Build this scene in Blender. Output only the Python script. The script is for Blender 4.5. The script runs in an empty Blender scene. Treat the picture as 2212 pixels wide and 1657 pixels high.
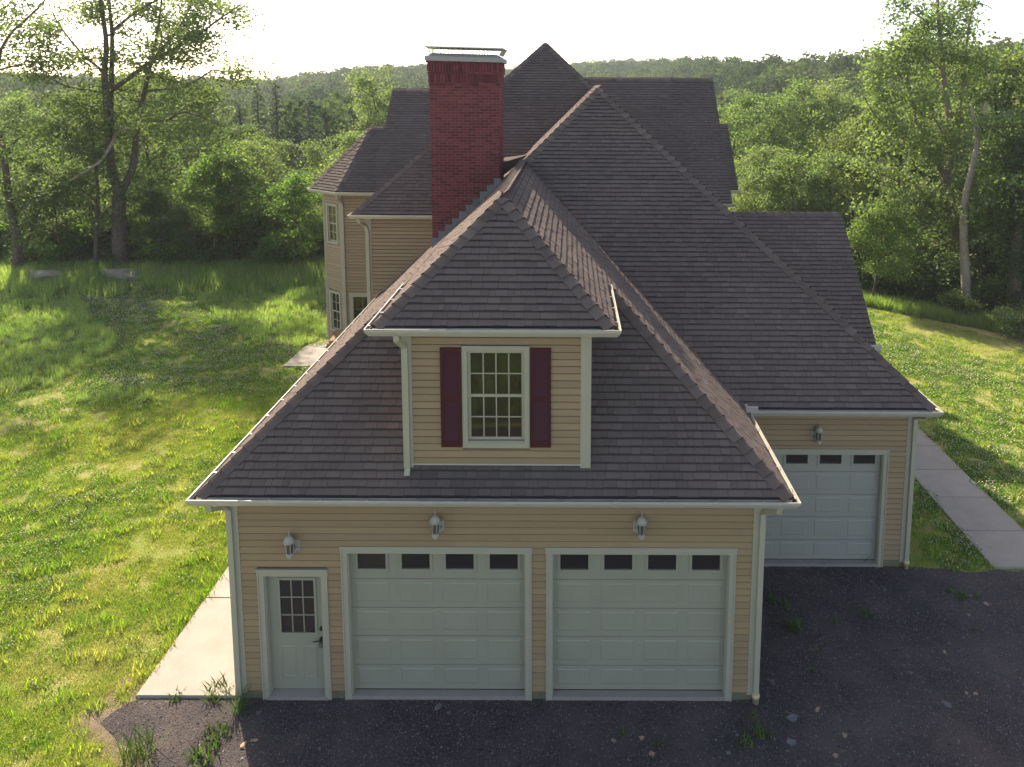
import bpy, math, random
import numpy as np
from mathutils import Vector, Matrix
random.seed(7); RNG = np.random.default_rng(7)
S = bpy.context.scene
COL = S.collection
R = math.radians

# ------------------------------------------------------------------ camera
F, TH, ROLL, CX, CY, CAMH, CAMD, YAW = 1685.26, 7.49, 0.283, 1234.4, 411.28, 9.90, 11.542, 0.072
PW, PH = 2212.0, 1656.8
CAM = np.array([0, -CAMD, CAMH])
def _dir(a, b):
    r = -R(ROLL); a, b = a*math.cos(r)-b*math.sin(r), a*math.sin(r)+b*math.cos(r)
    t = R(TH); c, s = math.cos(t), math.sin(t)
    X = (a, c-s*b, -s-c*b)
    y = -R(YAW)
    return np.array([X[0]*math.cos(y)-X[1]*math.sin(y), X[0]*math.sin(y)+X[1]*math.cos(y), X[2]])
def ray(u, v): return _dir((u-CX)/F, (v-CY)/F)
def onplane(u, v, n, c):
    n = np.array(n, float); r = ray(u, v); return CAM + r*((c-n@CAM)/(n@r))
def onz(u, v, z=0.): return onplane(u, v, (0, 0, 1), z)
def ony(u, v, y): return onplane(u, v, (0, 1, 0), y)
cam = bpy.data.cameras.new('camera'); camo = bpy.data.objects.new('camera', cam); COL.objects.link(camo)
fw = _dir(0, 0); rt = _dir(1, 0)-fw; up = _dir(0, -1)-fw
camo.matrix_world = Matrix(((rt[0], up[0], -fw[0], 0), (rt[1], up[1], -fw[1], -CAMD), (rt[2], up[2], -fw[2], CAMH), (0, 0, 0, 1)))
cam.sensor_width = 36; cam.lens = F/PW*36
cam.shift_x = (PW/2-CX)/PW; cam.shift_y = (CY-PH/2)/PW
cam.clip_end = 4000; cam.clip_start = .1
S.camera = camo

# ------------------------------------------------------------------ light
SUN_EL, SUN_AZ = 37.5, 30.0            # elevation, degrees left of +Y (behind the house)
world = bpy.data.worlds.new('World'); S.world = world; world.use_nodes = True
wn = world.node_tree.nodes; bg = wn['Background']
sky = wn.new('ShaderNodeTexSky'); sky.sky_type = 'NISHITA'; sky.sun_disc = False
sky.sun_elevation = R(SUN_EL); sky.sun_rotation = R(-SUN_AZ)
sky.air_density = .5; sky.dust_density = 1.2; sky.ozone_density = .6; sky.altitude = 50
world.node_tree.links.new(sky.outputs[0], bg.inputs[0]); bg.inputs[1].default_value = 0.15
sl = bpy.data.lights.new('sun', 'SUN'); sl.energy = 3.6; sl.angle = R(.6); sl.color = (1, .955, .89)
so = bpy.data.objects.new('sun', sl); COL.objects.link(so)
sd = Vector((-math.sin(R(SUN_AZ))*math.cos(R(SUN_EL)), math.cos(R(SUN_AZ))*math.cos(R(SUN_EL)), math.sin(R(SUN_EL))))
so.rotation_euler = sd.to_track_quat('Z', 'Y').to_euler(); so.location = (-20, 30, 40)
S.view_settings.view_transform = 'Standard'; S.view_settings.look = 'None'
S.view_settings.gamma = 1; S.view_settings.exposure = 1.58
S.view_settings.use_white_balance = True; S.view_settings.white_balance_temperature = 8000; S.view_settings.white_balance_tint = 10
S.view_settings.use_curve_mapping = False
S.render.engine = 'CYCLES'
cy = S.cycles; cy.max_bounces = 6; cy.diffuse_bounces = 3; cy.glossy_bounces = 2; cy.transmission_bounces = 3
cy.transparent_max_bounces = 4; cy.volume_bounces = 0; cy.use_denoising = True
cy.sample_clamp_indirect = 6

# ------------------------------------------------------------------ materials
def mat(name, col, rough=.8, spec=.3, shade=None, noise=None, bump=None, metal=0, noise2=None, coord='Object', var=None):
    """col linear base; shade: (lo,hi) brightness from face attribute 'shade'; noise: (scale, amount, colour2);
    noise2 likewise; bump: (scale, strength, distance); var: per-object brightness swing"""
    m = bpy.data.materials.new(name); m.use_nodes = True
    nt = m.node_tree; n = nt.nodes; l = nt.links; b = n['Principled BSDF']
    b.inputs['Roughness'].default_value = rough; b.inputs['Specular IOR Level'].default_value = spec
    b.inputs['Metallic'].default_value = metal
    if coord == 'World':
        tc = n.new('ShaderNodeNewGeometry').outputs['Position']
    else:
        tc = n.new('ShaderNodeTexCoord').outputs[coord]
    rgb = n.new('ShaderNodeRGB'); rgb.outputs[0].default_value = (*col, 1); out = rgb.outputs[0]
    for ns in (noise, noise2):
        if ns:
            t = n.new('ShaderNodeTexNoise'); t.inputs['Scale'].default_value = ns[0]; t.inputs['Detail'].default_value = 6
            t.inputs['Roughness'].default_value = .62
            l.new(tc, t.inputs['Vector'])
            mr = n.new('ShaderNodeMapRange'); lo, hi = ns[3] if len(ns) > 3 else (.38, .68)
            mr.inputs[1].default_value = lo; mr.inputs[2].default_value = hi; mr.inputs[4].default_value = ns[1]
            l.new(t.outputs[0], mr.inputs[0])
            mx = n.new('ShaderNodeMix'); mx.data_type = 'RGBA'; l.new(mr.outputs[0], mx.inputs[0])
            l.new(out, mx.inputs[6]); mx.inputs[7].default_value = (*ns[2], 1); out = mx.outputs[2]
    if shade:
        a = n.new('ShaderNodeAttribute'); a.attribute_name = 'shade'
        mr = n.new('ShaderNodeMapRange'); mr.inputs[3].default_value = shade[0]; mr.inputs[4].default_value = shade[1]
        l.new(a.outputs['Fac'], mr.inputs[0])
        v = n.new('ShaderNodeVectorMath'); v.operation = 'SCALE'; l.new(out, v.inputs[0]); l.new(mr.outputs[0], v.inputs['Scale']); out = v.outputs[0]
    if var:
        oi = n.new('ShaderNodeObjectInfo'); mr = n.new('ShaderNodeMapRange')
        mr.inputs[3].default_value = var[0]; mr.inputs[4].default_value = var[1]; l.new(oi.outputs['Random'], mr.inputs[0])
        v = n.new('ShaderNodeVectorMath'); v.operation = 'SCALE'; l.new(out, v.inputs[0]); l.new(mr.outputs[0], v.inputs['Scale']); out = v.outputs[0]
    l.new(out, b.inputs['Base Color'])
    if bump:
        t = n.new('ShaderNodeTexNoise'); t.inputs['Scale'].default_value = bump[0]; t.inputs['Detail'].default_value = 5
        l.new(tc, t.inputs['Vector']); bp = n.new('ShaderNodeBump'); bp.inputs['Strength'].default_value = bump[1]
        bp.inputs['Distance'].default_value = bump[2]; l.new(t.outputs[0], bp.inputs['Height']); l.new(bp.outputs[0], b.inputs['Normal'])
    return m
def leafmat(name, col, col2, trans=.45, wscale=.15, lo=.55, hi=1.35, rough=.6, spec=.18):
    m = bpy.data.materials.new(name); m.use_nodes = True
    nt = m.node_tree; n = nt.nodes; l = nt.links; b = n['Principled BSDF']; o = n['Material Output']
    g = n.new('ShaderNodeNewGeometry'); t = n.new('ShaderNodeTexNoise'); t.inputs['Scale'].default_value = wscale; t.inputs['Detail'].default_value = 3
    l.new(g.outputs['Position'], t.inputs['Vector'])
    oi = n.new('ShaderNodeObjectInfo'); ad = n.new('ShaderNodeMath'); ad.operation = 'MULTIPLY_ADD'
    l.new(oi.outputs['Random'], ad.inputs[0]); ad.inputs[1].default_value = .5; l.new(t.outputs[0], ad.inputs[2])
    mr0 = n.new('ShaderNodeMapRange'); mr0.inputs[1].default_value = .45; mr0.inputs[2].default_value = 1.05; l.new(ad.outputs[0], mr0.inputs[0])
    mx = n.new('ShaderNodeMix'); mx.data_type = 'RGBA'; mx.inputs[6].default_value = (*col, 1); mx.inputs[7].default_value = (*col2, 1)
    l.new(mr0.outputs[0], mx.inputs[0])
    a = n.new('ShaderNodeAttribute'); a.attribute_name = 'shade'
    mr = n.new('ShaderNodeMapRange'); mr.inputs[3].default_value = lo; mr.inputs[4].default_value = hi; l.new(a.outputs['Fac'], mr.inputs[0])
    v = n.new('ShaderNodeVectorMath'); v.operation = 'SCALE'; l.new(mx.outputs[2], v.inputs[0]); l.new(mr.outputs[0], v.inputs['Scale'])
    l.new(v.outputs[0], b.inputs['Base Color']); b.inputs['Roughness'].default_value = rough; b.inputs['Specular IOR Level'].default_value = spec
    tr = n.new('ShaderNodeBsdfTranslucent')
    v2 = n.new('ShaderNodeVectorMath'); v2.operation = 'MULTIPLY'; l.new(v.outputs[0], v2.inputs[0]); v2.inputs[1].default_value = (1.05, 1.25, .55)
    l.new(v2.outputs[0], tr.inputs[0])
    ms = n.new('ShaderNodeMixShader'); ms.inputs[0].default_value = trans
    l.new(b.outputs[0], ms.inputs[1]); l.new(tr.outputs[0], ms.inputs[2]); l.new(ms.outputs[0], o.inputs[0])
    return m
M = {}
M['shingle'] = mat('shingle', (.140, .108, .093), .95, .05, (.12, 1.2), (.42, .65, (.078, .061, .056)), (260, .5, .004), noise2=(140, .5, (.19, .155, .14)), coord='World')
M['deck'] = mat('deck', (.03, .026, .028), .95)
M['cap'] = mat('cap', (.130, .100, .086), .95, .05, (.1, 1.2), (220, .4, (.165, .13, .115)), (260, .5, .004), coord='World')
M['siding'] = mat('siding', (.34, .232, .122), .5, .35, (.90, 1.06), (.8, .45, (.29, .195, .102)), (180, .06, .002), noise2=(5, .3, (.28, .188, .098)), coord='World')
M['sheath'] = mat('sheath', (.30, .21, .125), .8)
M['trim'] = mat('trim', (.40, .375, .275), .5, .35, None, (2.2, .5, (.36, .335, .25)), coord='World')
M['gutter'] = mat('gutter', (.48, .45, .38), .38, .5, None, (5, .55, (.40, .375, .32)), coord='World')
M['grime'] = mat('grime', (.055, .05, .03), .95, noise=(9, .8, (.02, .018, .014)))
M['door'] = mat('door', (.325, .317, .232), .45, .4, None, (1.3, .5, (.28, .272, .198)), coord='World')
M['doorgrey'] = mat('doorgrey', (.345, .337, .278), .45, .4, None, (1.3, .5, (.30, .292, .24)), coord='World')
M['glass'] = mat('glass', (.020, .017, .012), .03, .65, None)
M['glassbrown'] = mat('glassbrown', (.026, .022, .022), .12, .5, noise=(60, .35, (.04, .033, .031)))
M['black'] = mat('black', (.015, .014, .013), .4, .5)
M['brass'] = mat('lockbox', (.25, .23, .2), .4, .5, metal=.6)
M['shutter'] = mat('shutter', (.062, .006, .011), .5, .3, noise=(3, .3, (.05, .005, .009)))
M['brick'] = mat('brick', (.160, .038, .044), .9, .15, (.65, 1.3), (18, .6, (.100, .028, .034)), (120, .4, .003), coord='World', noise2=(1.1, .5, (.165, .050, .052)))
M['mortar'] = mat('mortar', (.28, .135, .13), .95, .2, noise=(25, .4, (.26, .10, .105)))
M['lead'] = mat('lead', (.17, .175, .19), .6, .4, (.75, 1.25), (14, .5, (.11, .115, .13)))
M['concrete'] = mat('concrete', (.325, .288, .245), .85, .3, (.90, 1.05), (2.2, .8, (.27, .23, .19)), (90, .25, .004), noise2=(60, .35, (.47, .425, .37)), coord='World')
M['sill'] = mat('sill', (.30, .265, .23), .9, .3, None, (7, .7, (.26, .23, .18)), (60, .3, .004), coord='World')
M['footing'] = mat('footing', (.20, .18, .12), .95, .2, None, (6, .7, (.12, .125, .06)), (50, .4, .006), coord='World')
M['galv'] = mat('galv', (.55, .55, .54), .35, .5, None, (8, .4, (.42, .42, .41)), metal=.5)
M['crown'] = mat('crown', (.33, .32, .31), .8, .3, None, (9, .5, (.25, .24, .23)), coord='World')
M['lantern'] = mat('lantern', (.40, .37, .31), .5, .4, None, (30, .4, (.36, .33, .28)))
M['lampglass'] = mat('lampglass', (.10, .092, .07), .1, .5)
M['asphalt'] = mat('asphalt', (.090, .077, .076), .95, .15, None, (42, .9, (.030, .024, .026), (.38, .62)), (55, 1.0, .03), noise2=(.7, .75, (.135, .11, .096), (.42, .7)), coord='World')
M['pebble'] = mat('pebble', (.085, .074, .078), .9, .3, (.5, 1.5), None, (60, .4, .005), var=(.25, 2.6))
M['stone'] = mat('stone', (.17, .16, .17), .9, .3, (.8, 1.2), (9, .6, (.09, .085, .10)), (30, .6, .01), coord='World')
M['tanstone'] = mat('tanstone', (.36, .25, .16), .9, .3, (.8, 1.2), (9, .6, (.25, .17, .11)), (30, .6, .01), coord='World')
M['boulder'] = mat('boulder', (.36, .31, .245), .95, .05, (.8, 1.2), (2.5, .7, (.20, .175, .135)), (12, .8, .05), coord='World')
M['bark'] = mat('bark', (.135, .105, .085), .95, .15, None, (7, .7, (.06, .048, .04)), (14, 1, .05), coord='World')
M['barkpale'] = mat('barkpale', (.27, .215, .165), .95, .15, None, (6, .7, (.14, .11, .085)), (14, 1, .05), coord='World')
M['deadwood'] = mat('deadwood', (.36, .29, .235), .9, .15, None, (5, .7, (.22, .165, .125)), (14, .8, .03), coord='World')
M['wood'] = mat('wood', (.36, .22, .10), .8, .2, None, (6, .5, (.25, .15, .07)))
M['rust'] = mat('rust', (.12, .05, .03), .9)
M['deadleaf'] = mat('deadleaf', (.28, .12, .045), .9, .1, (.5, 1.3))
M['leafA'] = leafmat('leaf_mid', (.118, .172, .068), (.19, .228, .095), .58)
M['leafB'] = leafmat('leaf_bright', (.135, .235, .065), (.19, .27, .085), .58)
M['leafC'] = leafmat('leaf_pale', (.165, .238, .10), (.245, .285, .135), .55)
M['leafD'] = leafmat('leaf_dark', (.070, .112, .042), (.11, .155, .058), .5)
M['needle'] = leafmat('needle', (.040, .075, .048), (.065, .10, .058), .3)
M['hill'] = leafmat('hill_leaf', (.040, .080, .038), (.150, .180, .075), .35, .012, .55, 1.35, rough=1., spec=0.)
M['grass'] = leafmat('grass_blade', (.24, .40, .05), (.52, .48, .15), .5, .35, .6, 1.3)
M['clover'] = leafmat('clover_leaf', (.14, .29, .05), (.24, .35, .08), .55, .4)
M['tall'] = leafmat('tall_grass', (.27, .39, .13), (.40, .45, .20), .6, .3)
M['weed'] = leafmat('weed_leaf', (.065, .14, .025), (.13, .18, .05), .4, .8)
M['bloom'] = mat('bloom', (.72, .63, .44), .8, .2, (.7, 1.1))
M['straw'] = mat('straw', (.50, .36, .17), .9, .1, (.6, 1.2), (2, .5, (.36, .27, .10)), coord='World')

# ------------------------------------------------------------------ mesh helpers
class MB:
    def __init__(s): s.v = []; s.f = []; s.sh = []
    def add(s, vs, fs, sh=.5):
        k = len(s.v); s.v += [tuple(map(float, p)) for p in vs]; s.f += [tuple(i+k for i in f) for f in fs]; s.sh += list(sh) if hasattr(sh, '__len__') else [sh]*len(fs); return s
    def box(s, x0, x1, y0, y1, z0, z1, sh=.5):
        return s.add([(x0,y0,z0),(x1,y0,z0),(x1,y1,z0),(x0,y1,z0),(x0,y0,z1),(x1,y0,z1),(x1,y1,z1),(x0,y1,z1)],
                     [(0,3,2,1),(4,5,6,7),(0,1,5,4),(1,2,6,5),(2,3,7,6),(3,0,4,7)], sh)
    def hexa(s, a, sh=.5):   # a: 8 corners, bottom 4 ccw then top 4
        return s.add(a, [(0,3,2,1),(4,5,6,7),(0,1,5,4),(1,2,6,5),(2,3,7,6),(3,0,4,7)], sh)
    def tube(s, pts, rad, n=8, cap=True, sh=.5, tw=0.):
        pts = [Vector(p) for p in pts]; rad = rad if hasattr(rad, '__len__') else [rad]*len(pts)
        vs = []; fs = []; ref = None
        for i, p in enumerate(pts):
            d = (pts[min(i+1, len(pts)-1)]-pts[max(i-1, 0)]).normalized()
            if ref is None: ref = Vector((1, 0, 0)) if abs(d.x) < .8 else Vector((0, 1, 0))
            a = (ref-d*ref.dot(d)).normalized(); ref = a; b = d.cross(a)
            for k in range(n):
                t = 2*math.pi*k/n+tw; vs.append(p+(a*math.cos(t)+b*math.sin(t))*rad[i])
        for i in range(len(pts)-1):
            for k in range(n):
                fs.append((i*n+k, i*n+(k+1) % n, (i+1)*n+(k+1) % n, (i+1)*n+k))
        if cap: fs += [tuple(range(n-1, -1, -1)), tuple(range((len(pts)-1)*n, len(pts)*n))]
        return s.add(vs, fs, sh)
    def lathe(s, prof, c=(0,0,0), n=12, sh=.5):
        vs = []; fs = []
        for r, z in prof:
            for k in range(n):
                t = 2*math.pi*k/n; vs.append((c[0]+r*math.cos(t), c[1]+r*math.sin(t), c[2]+z))
        for i in range(len(prof)-1):
            for k in range(n): fs.append((i*n+k, i*n+(k+1) % n, (i+1)*n+(k+1) % n, (i+1)*n+k))
        fs += [tuple(range(n-1, -1, -1)), tuple(range((len(prof)-1)*n, len(prof)*n))]
        return s.add(vs, fs, sh)
    def sweep(s, path, prof, closed=True, sh=.5):
        """horizontal path; prof = (outward (right of travel), z) closed loop, mitred at the bends"""
        P = [Vector((p[0], p[1], 0)) for p in path]; Z = [p[2] for p in path]; n = len(prof); vs = []; fs = []
        for i in range(len(P)):
            d0 = (P[i]-P[i-1]).normalized() if i else None; d1 = (P[i+1]-P[i]).normalized() if i < len(P)-1 else None
            d0 = d0 or d1; d1 = d1 or d0
            n0 = Vector((d0.y, -d0.x, 0)); n1 = Vector((d1.y, -d1.x, 0)); m = (n0+n1).normalized(); m = m/max(.3, m.dot(n0))
            for o, z in prof: q = P[i]+m*o; vs.append((q.x, q.y, Z[i]+z))
        for i in range(len(P)-1):
            for k in range(n): fs.append((i*n+k, (i+1)*n+k, (i+1)*n+(k+1) % n, i*n+(k+1) % n))
        fs += [tuple(range(n)), tuple(range((len(P)-1)*n+n-1, (len(P)-1)*n-1, -1))]
        return s.add(vs, fs, sh)
    def mesh(s, name):
        me = bpy.data.meshes.new(name); me.from_pydata(s.v, [], s.f); at = me.attributes.new('shade', 'FLOAT', 'FACE')
        at.data.foreach_set('value', s.sh); me.update(); return me
    def build(s, name, m, parent=None, smooth=False, **kw): return obj(name, s.mesh(name), m, parent, smooth, **kw)
def obj(name, me, m=None, parent=None, smooth=False, kind=None, label=None, cat=None, group=None):
    o = bpy.data.objects.new(name, me); COL.objects.link(o)
    if m is not None and not me.materials: me.materials.append(M[m] if isinstance(m, str) else m)
    if smooth: me.shade_smooth()
    if parent: o.parent = parent
    tag(o, label, cat, group, kind); return o
def tag(o, label=None, cat=None, group=None, kind=None):
    for k, v in (('label', label), ('category', cat), ('group', group), ('kind', kind)):
        if v: o[k] = v
    return o
def empty(name, loc=(0,0,0), rz=0, sc=1., **kw):
    o = bpy.data.objects.new(name, None); COL.objects.link(o); o.location = loc; o.rotation_euler = (0, 0, rz); o.scale = (sc,)*3
    o.empty_display_size = .2; return tag(o, **kw)
def npmesh(name, V, Q, shade, mats=None, midx=None):
    me = bpy.data.meshes.new(name); V = np.asarray(V, np.float32); Q = np.asarray(Q, np.int32); k = Q.shape[1]
    me.vertices.add(len(V)); me.vertices.foreach_set('co', V.ravel())
    me.loops.add(Q.size); me.loops.foreach_set('vertex_index', Q.ravel())
    me.polygons.add(len(Q)); me.polygons.foreach_set('loop_start', np.arange(0, Q.size, k, dtype=np.int32))
    if mats:
        for m in mats: me.materials.append(M[m])
    if midx is not None: me.polygons.foreach_set('material_index', np.asarray(midx, np.int32))
    at = me.attributes.new('shade', 'FLOAT', 'FACE'); at.data.foreach_set('value', np.asarray(shade, np.float32))
    me.update(calc_edges=True); return me
def V3(*a): return np.array(a, float)

# ================================================================== GROUND, HILLS, PAVING
def interp(x, tab): return float(np.interp(x, [t[0] for t in tab], [t[1] for t in tab]))
RIDGE_V = [(-1500,150),(0,160),(420,168),(560,172),(640,165),(720,152),(900,140),(1080,150),(1250,138),(1400,130),(1560,127),(1700,124),(1820,120),(2000,112),(2140,95),(2212,90),(3500,90)]
RIDGE_R = [(-1500,260),(0,300),(560,420),(1100,520),(1400,480),(1600,230),(1850,170),(2300,140),(3500,140)]
def sstep(t): t = min(1, max(0, t)); return t*t*(3-2*t)
_rc = {}
def ridge(u):
    k = round(u/10)
    if k not in _rc:
        u = k*10.; Rr = interp(u, RIDGE_R); d = ray(u, interp(u, RIDGE_V)); _rc[k] = (Rr, CAMH+Rr*d[2]/math.hypot(d[0], d[1])-10.5)
    return _rc[k]
def height(x, y):
    r = math.hypot(x, y-8)
    if r <= 46: return 0.
    dy = y+CAMD; u = CX+F*x/dy if dy > 8 else (3500 if x > 0 else -1500)
    u = min(3500, max(-1500, u)); Rr, Zr = ridge(u); rr = math.hypot(x, dy)
    h = -4.5*sstep((r-46)/45)
    h += (Zr+4.5)*sstep((rr-75)/(Rr-75)) - 12*sstep((rr-Rr-60)/300)
    back = sstep((-y-5)/30)
    return h*(1-back) - .5*back*sstep((r-46)/60)
NA = 220
radii = [0, 8, 16, 24, 32, 40, 46]+[46+5*1.085**k*(k+1)*.35 for k in range(1, 60)]
radii = [r for r in radii if r < 760]+[780]
vs = [(0, 8, 0)]; fs = []
for r in radii[1:]:
    for k in range(NA):
        t = 2*math.pi*k/NA; x, y = r*math.cos(t), 8+r*math.sin(t); vs.append((x, y, height(x, y)))
for k in range(NA): fs.append((0, 1+k, 1+(k+1) % NA))
for i in range(len(radii)-2):
    for k in range(NA): fs.append((1+i*NA+k, 1+(i+1)*NA+k, 1+(i+1)*NA+(k+1) % NA, 1+i*NA+(k+1) % NA))
gm = mat('ground', (.20, .245, .06), .95, .1, None, (.55, .8, (.36, .30, .13), (.42, .66)), (30, .8, .04), noise2=(7, .6, (.26, .215, .09), (.45, .7)), coord='World')
n_ = gm.node_tree.nodes; l_ = gm.node_tree.links; b_ = n_['Principled BSDF']; src_ = b_.inputs['Base Color'].links[0].from_socket
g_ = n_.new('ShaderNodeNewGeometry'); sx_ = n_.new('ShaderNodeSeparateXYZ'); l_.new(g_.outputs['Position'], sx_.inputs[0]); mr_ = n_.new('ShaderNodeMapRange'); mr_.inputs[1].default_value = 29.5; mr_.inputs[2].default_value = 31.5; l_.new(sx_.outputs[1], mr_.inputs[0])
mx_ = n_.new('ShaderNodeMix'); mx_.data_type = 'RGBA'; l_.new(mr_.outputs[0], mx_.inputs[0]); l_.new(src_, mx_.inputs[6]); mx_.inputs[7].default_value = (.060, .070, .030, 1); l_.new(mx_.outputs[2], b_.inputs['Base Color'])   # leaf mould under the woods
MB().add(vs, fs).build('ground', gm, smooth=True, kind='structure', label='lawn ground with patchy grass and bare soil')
M['gravsoil'] = mat('gravsoil', (.20, .155, .105), .95, .1, None, (5, .7, (.11, .085, .065)), (40, .8, .03), coord='World')

# gravel yard: irregular sheet in front of the garages
GRAV = [(-5.36,.03),(-7.05,-.06),(-7.25,-.3),(-7.32,-.52),(-6.95,-.78),(-6.45,-1.0),(-6.15,-1.35),(-6.1,-2.4),(-6.6,-4),(-6.5,-9.5),(0,-10.5),(9,-10),(22,-9.5),(24,-3),(23,2.4),(16,3.0),(11.5,3.35),(10.3,3.47),(8.8,3.52),(8.2,3.42),(7.6,3.55),(7.15,3.62),(3.05,3.62),(3.05,.03)]
def in_poly(x, y, P):
    c = False; j = len(P)-1
    for i in range(len(P)):
        xi, yi = P[i]; xj, yj = P[j]
        if (yi > y) != (yj > y) and x < (xj-xi)*(y-yi)/(yj-yi)+xi: c = not c
        j = i
    return c
def jag(P, n, a):
    o = []
    for i in range(len(P)):
        p, q = P[i], P[(i+1) % len(P)]; L = math.hypot(q[0]-p[0], q[1]-p[1]); m = max(1, int(L/n))
        for k in range(m):
            t = k/m; jx = a if (m > 1 and k) else 0
            o.append((p[0]+(q[0]-p[0])*t+random.uniform(-jx, jx), p[1]+(q[1]-p[1])*t+random.uniform(-jx, jx)))
    return o
from mathutils.geometry import tessellate_polygon
def sheet(name, P, z, m, **kw):
    P = [Vector((x, y, z)) for x, y in P]; tris = tessellate_polygon([P])
    tris = [t if (P[t[1]]-P[t[0]]).cross(P[t[2]]-P[t[0]]).z > 0 else t[::-1] for t in tris]
    return MB().add(P, tris).build(name, m, **kw)
SOIL = [(-5.5,-.02),(-7.0,.1),(-7.35,.5),(-7.6,.25),(-7.65,-.25),(-7.9,-.55),(-7.45,-.8),(-7.0,-1.1),(-6.6,-1.4),(-6.5,-2.5),(-6.9,-9.6),(-6.0,-9.6),(-5.9,-1.5),(-6.2,-.6)]
sheet('soil_verge', jag(SOIL, .15, .07), .004, 'gravsoil', kind='structure', label='bare brown soil at the edge of the gravel')
sheet('gravel_yard', jag(GRAV, .25, .07), .008, 'asphalt', kind='structure', label='dark crushed asphalt yard in front of the garages')
M['brush'] = mat('brush', (.085, .075, .035), .95, .05, None, (1.6, .8, (.04, .055, .018)), (20, .8, .05), noise2=(9, .6, (.15, .12, .06)), coord='World')
sheet('brush_ground', jag([(-34,-10.2),(-34,-34),(34,-34),(34,-10.2)], 1., .3), .006, 'brush', kind='structure', label='brown brushy ground beyond the yard')
# straw path along the right wood edge
pl = [(1770,655),(1885,666),(1950,679),(2020,694),(2090,713),(2150,730),(2240,752)]
pu = [(2240,742),(2150,718),(2090,701),(2020,683),(1950,669),(1885,660),(1770,648)]
sheet('mown_path', jag([tuple(onz(*p)[:2]) for p in pl+pu], .4, .06), .006, 'straw', kind='structure', label='strip of pale dry straw along the edge of the woods')

def slabs(name, cuts, xl, xr, m, label, lab_axis='y'):
    root = empty(name, (0, 0, 0), kind='structure', label=label)
    for a, b in zip(cuts[:-1], cuts[1:]):
        mb = MB(); g = .006; c = .012
        x0, x1, y0, y1, z1 = xl+g, xr-g, a+g, b-g, .055
        mb.hexa([(x0,y0,-.05),(x1,y0,-.05),(x1,y1,-.05),(x0,y1,-.05),(x0,y0,z1-c),(x1,y0,z1-c),(x1,y1,z1-c),(x0,y1,z1-c)], random.random())
        mb.hexa([(x0,y0,z1-c),(x1,y0,z1-c),(x1,y1,z1-c),(x0,y1,z1-c),(x0+c,y0+c,z1),(x1-c,y0+c,z1),(x1-c,y1-c,z1),(x0+c,y1-c,z1)], random.random())
        mb.build('slab', m, root)
slabs('walkway', [-.02, 2.45, 4.9, 7.3, 9.8, 12.2, 15.1], -7.05, -5.39, 'concrete', 'pale concrete walkway along the left wall of the garage')
slabs('sidewalk', [3.54, 4.88, 6.34, 7.72, 9.12, 10.5, 11.9, 13.3, 14.7, 16.1], 8.84, 10.28, 'concrete', 'concrete sidewalk of slabs right of the house')
pt = empty('patio', kind='structure', label='small angled concrete patio beside the bay')
for P in ([(-10.2,15.15),(-6.15,15.15),(-6.15,16.8),(-8.5,16.8),(-9.3,17.1),(-10.12,17.35)], [(-10.12,17.4),(-9.32,17.15),(-9.32,18.1),(-9.6,18.1)]):
    n = len(P); mb = MB(); mb.add([(x,y,-.05) for x, y in P]+[(x,y,.05) for x, y in P], [tuple(range(n,2*n))]+[(i,(i+1)%n,(i+1)%n+n,i+n) for i in range(n)])
    mb.build('slab', 'concrete', pt)

# ---- hazy summer air
hz = bpy.data.materials.new('haze_air'); hz.use_nodes = True; nt = hz.node_tree; nt.nodes.remove(nt.nodes['Principled BSDF'])
pv = nt.nodes.new('ShaderNodeVolumePrincipled'); pv.inputs['Color'].default_value = (.86, .93, 1, 1); pv.inputs['Density'].default_value = .0004; pv.inputs['Anisotropy'].default_value = .1
nt.links.new(pv.outputs[0], nt.nodes['Material Output'].inputs['Volume'])
M['air'] = hz
MB().box(-800, 800, -792, 808, -24, 44).build('haze', hz, kind='stuff', label='thin summer haze over the valley')
# ================================================================== HOUSE
HOUSE = empty('house', (0, 0, 0), label='tan lap-sided house with dark shingled hip roofs and three garage doors', cat='house')
s = .965; E1 = 3.70; E2 = 6.11
PIECES = {'shingle': [], 'ridge_cap': [], 'siding_board': [], 'brick': []}
def piece(kind, vs, fs, sh, m, size=None, whole=True):
    c = np.mean(np.array(vs), 0); d = np.linalg.norm(c-CAM); PIECES[kind].append((d if whole else d+1e3, vs, fs, sh, m))
ROOF = MB()
def clip(poly, a, b, c):    # keep a*x+b*y<=c
    o = []
    for i in range(len(poly)):
        p, q = poly[i], poly[(i+1) % len(poly)]; dp = a*p[0]+b*p[1]-c; dq = a*q[0]+b*q[1]-c
        if dp <= 0: o.append(p)
        if dp*dq < 0: t = dp/(dp-dq); o.append((p[0]+(q[0]-p[0])*t, p[1]+(q[1]-p[1])*t))
    return o
EXPO = .131
_seed = {}
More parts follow.
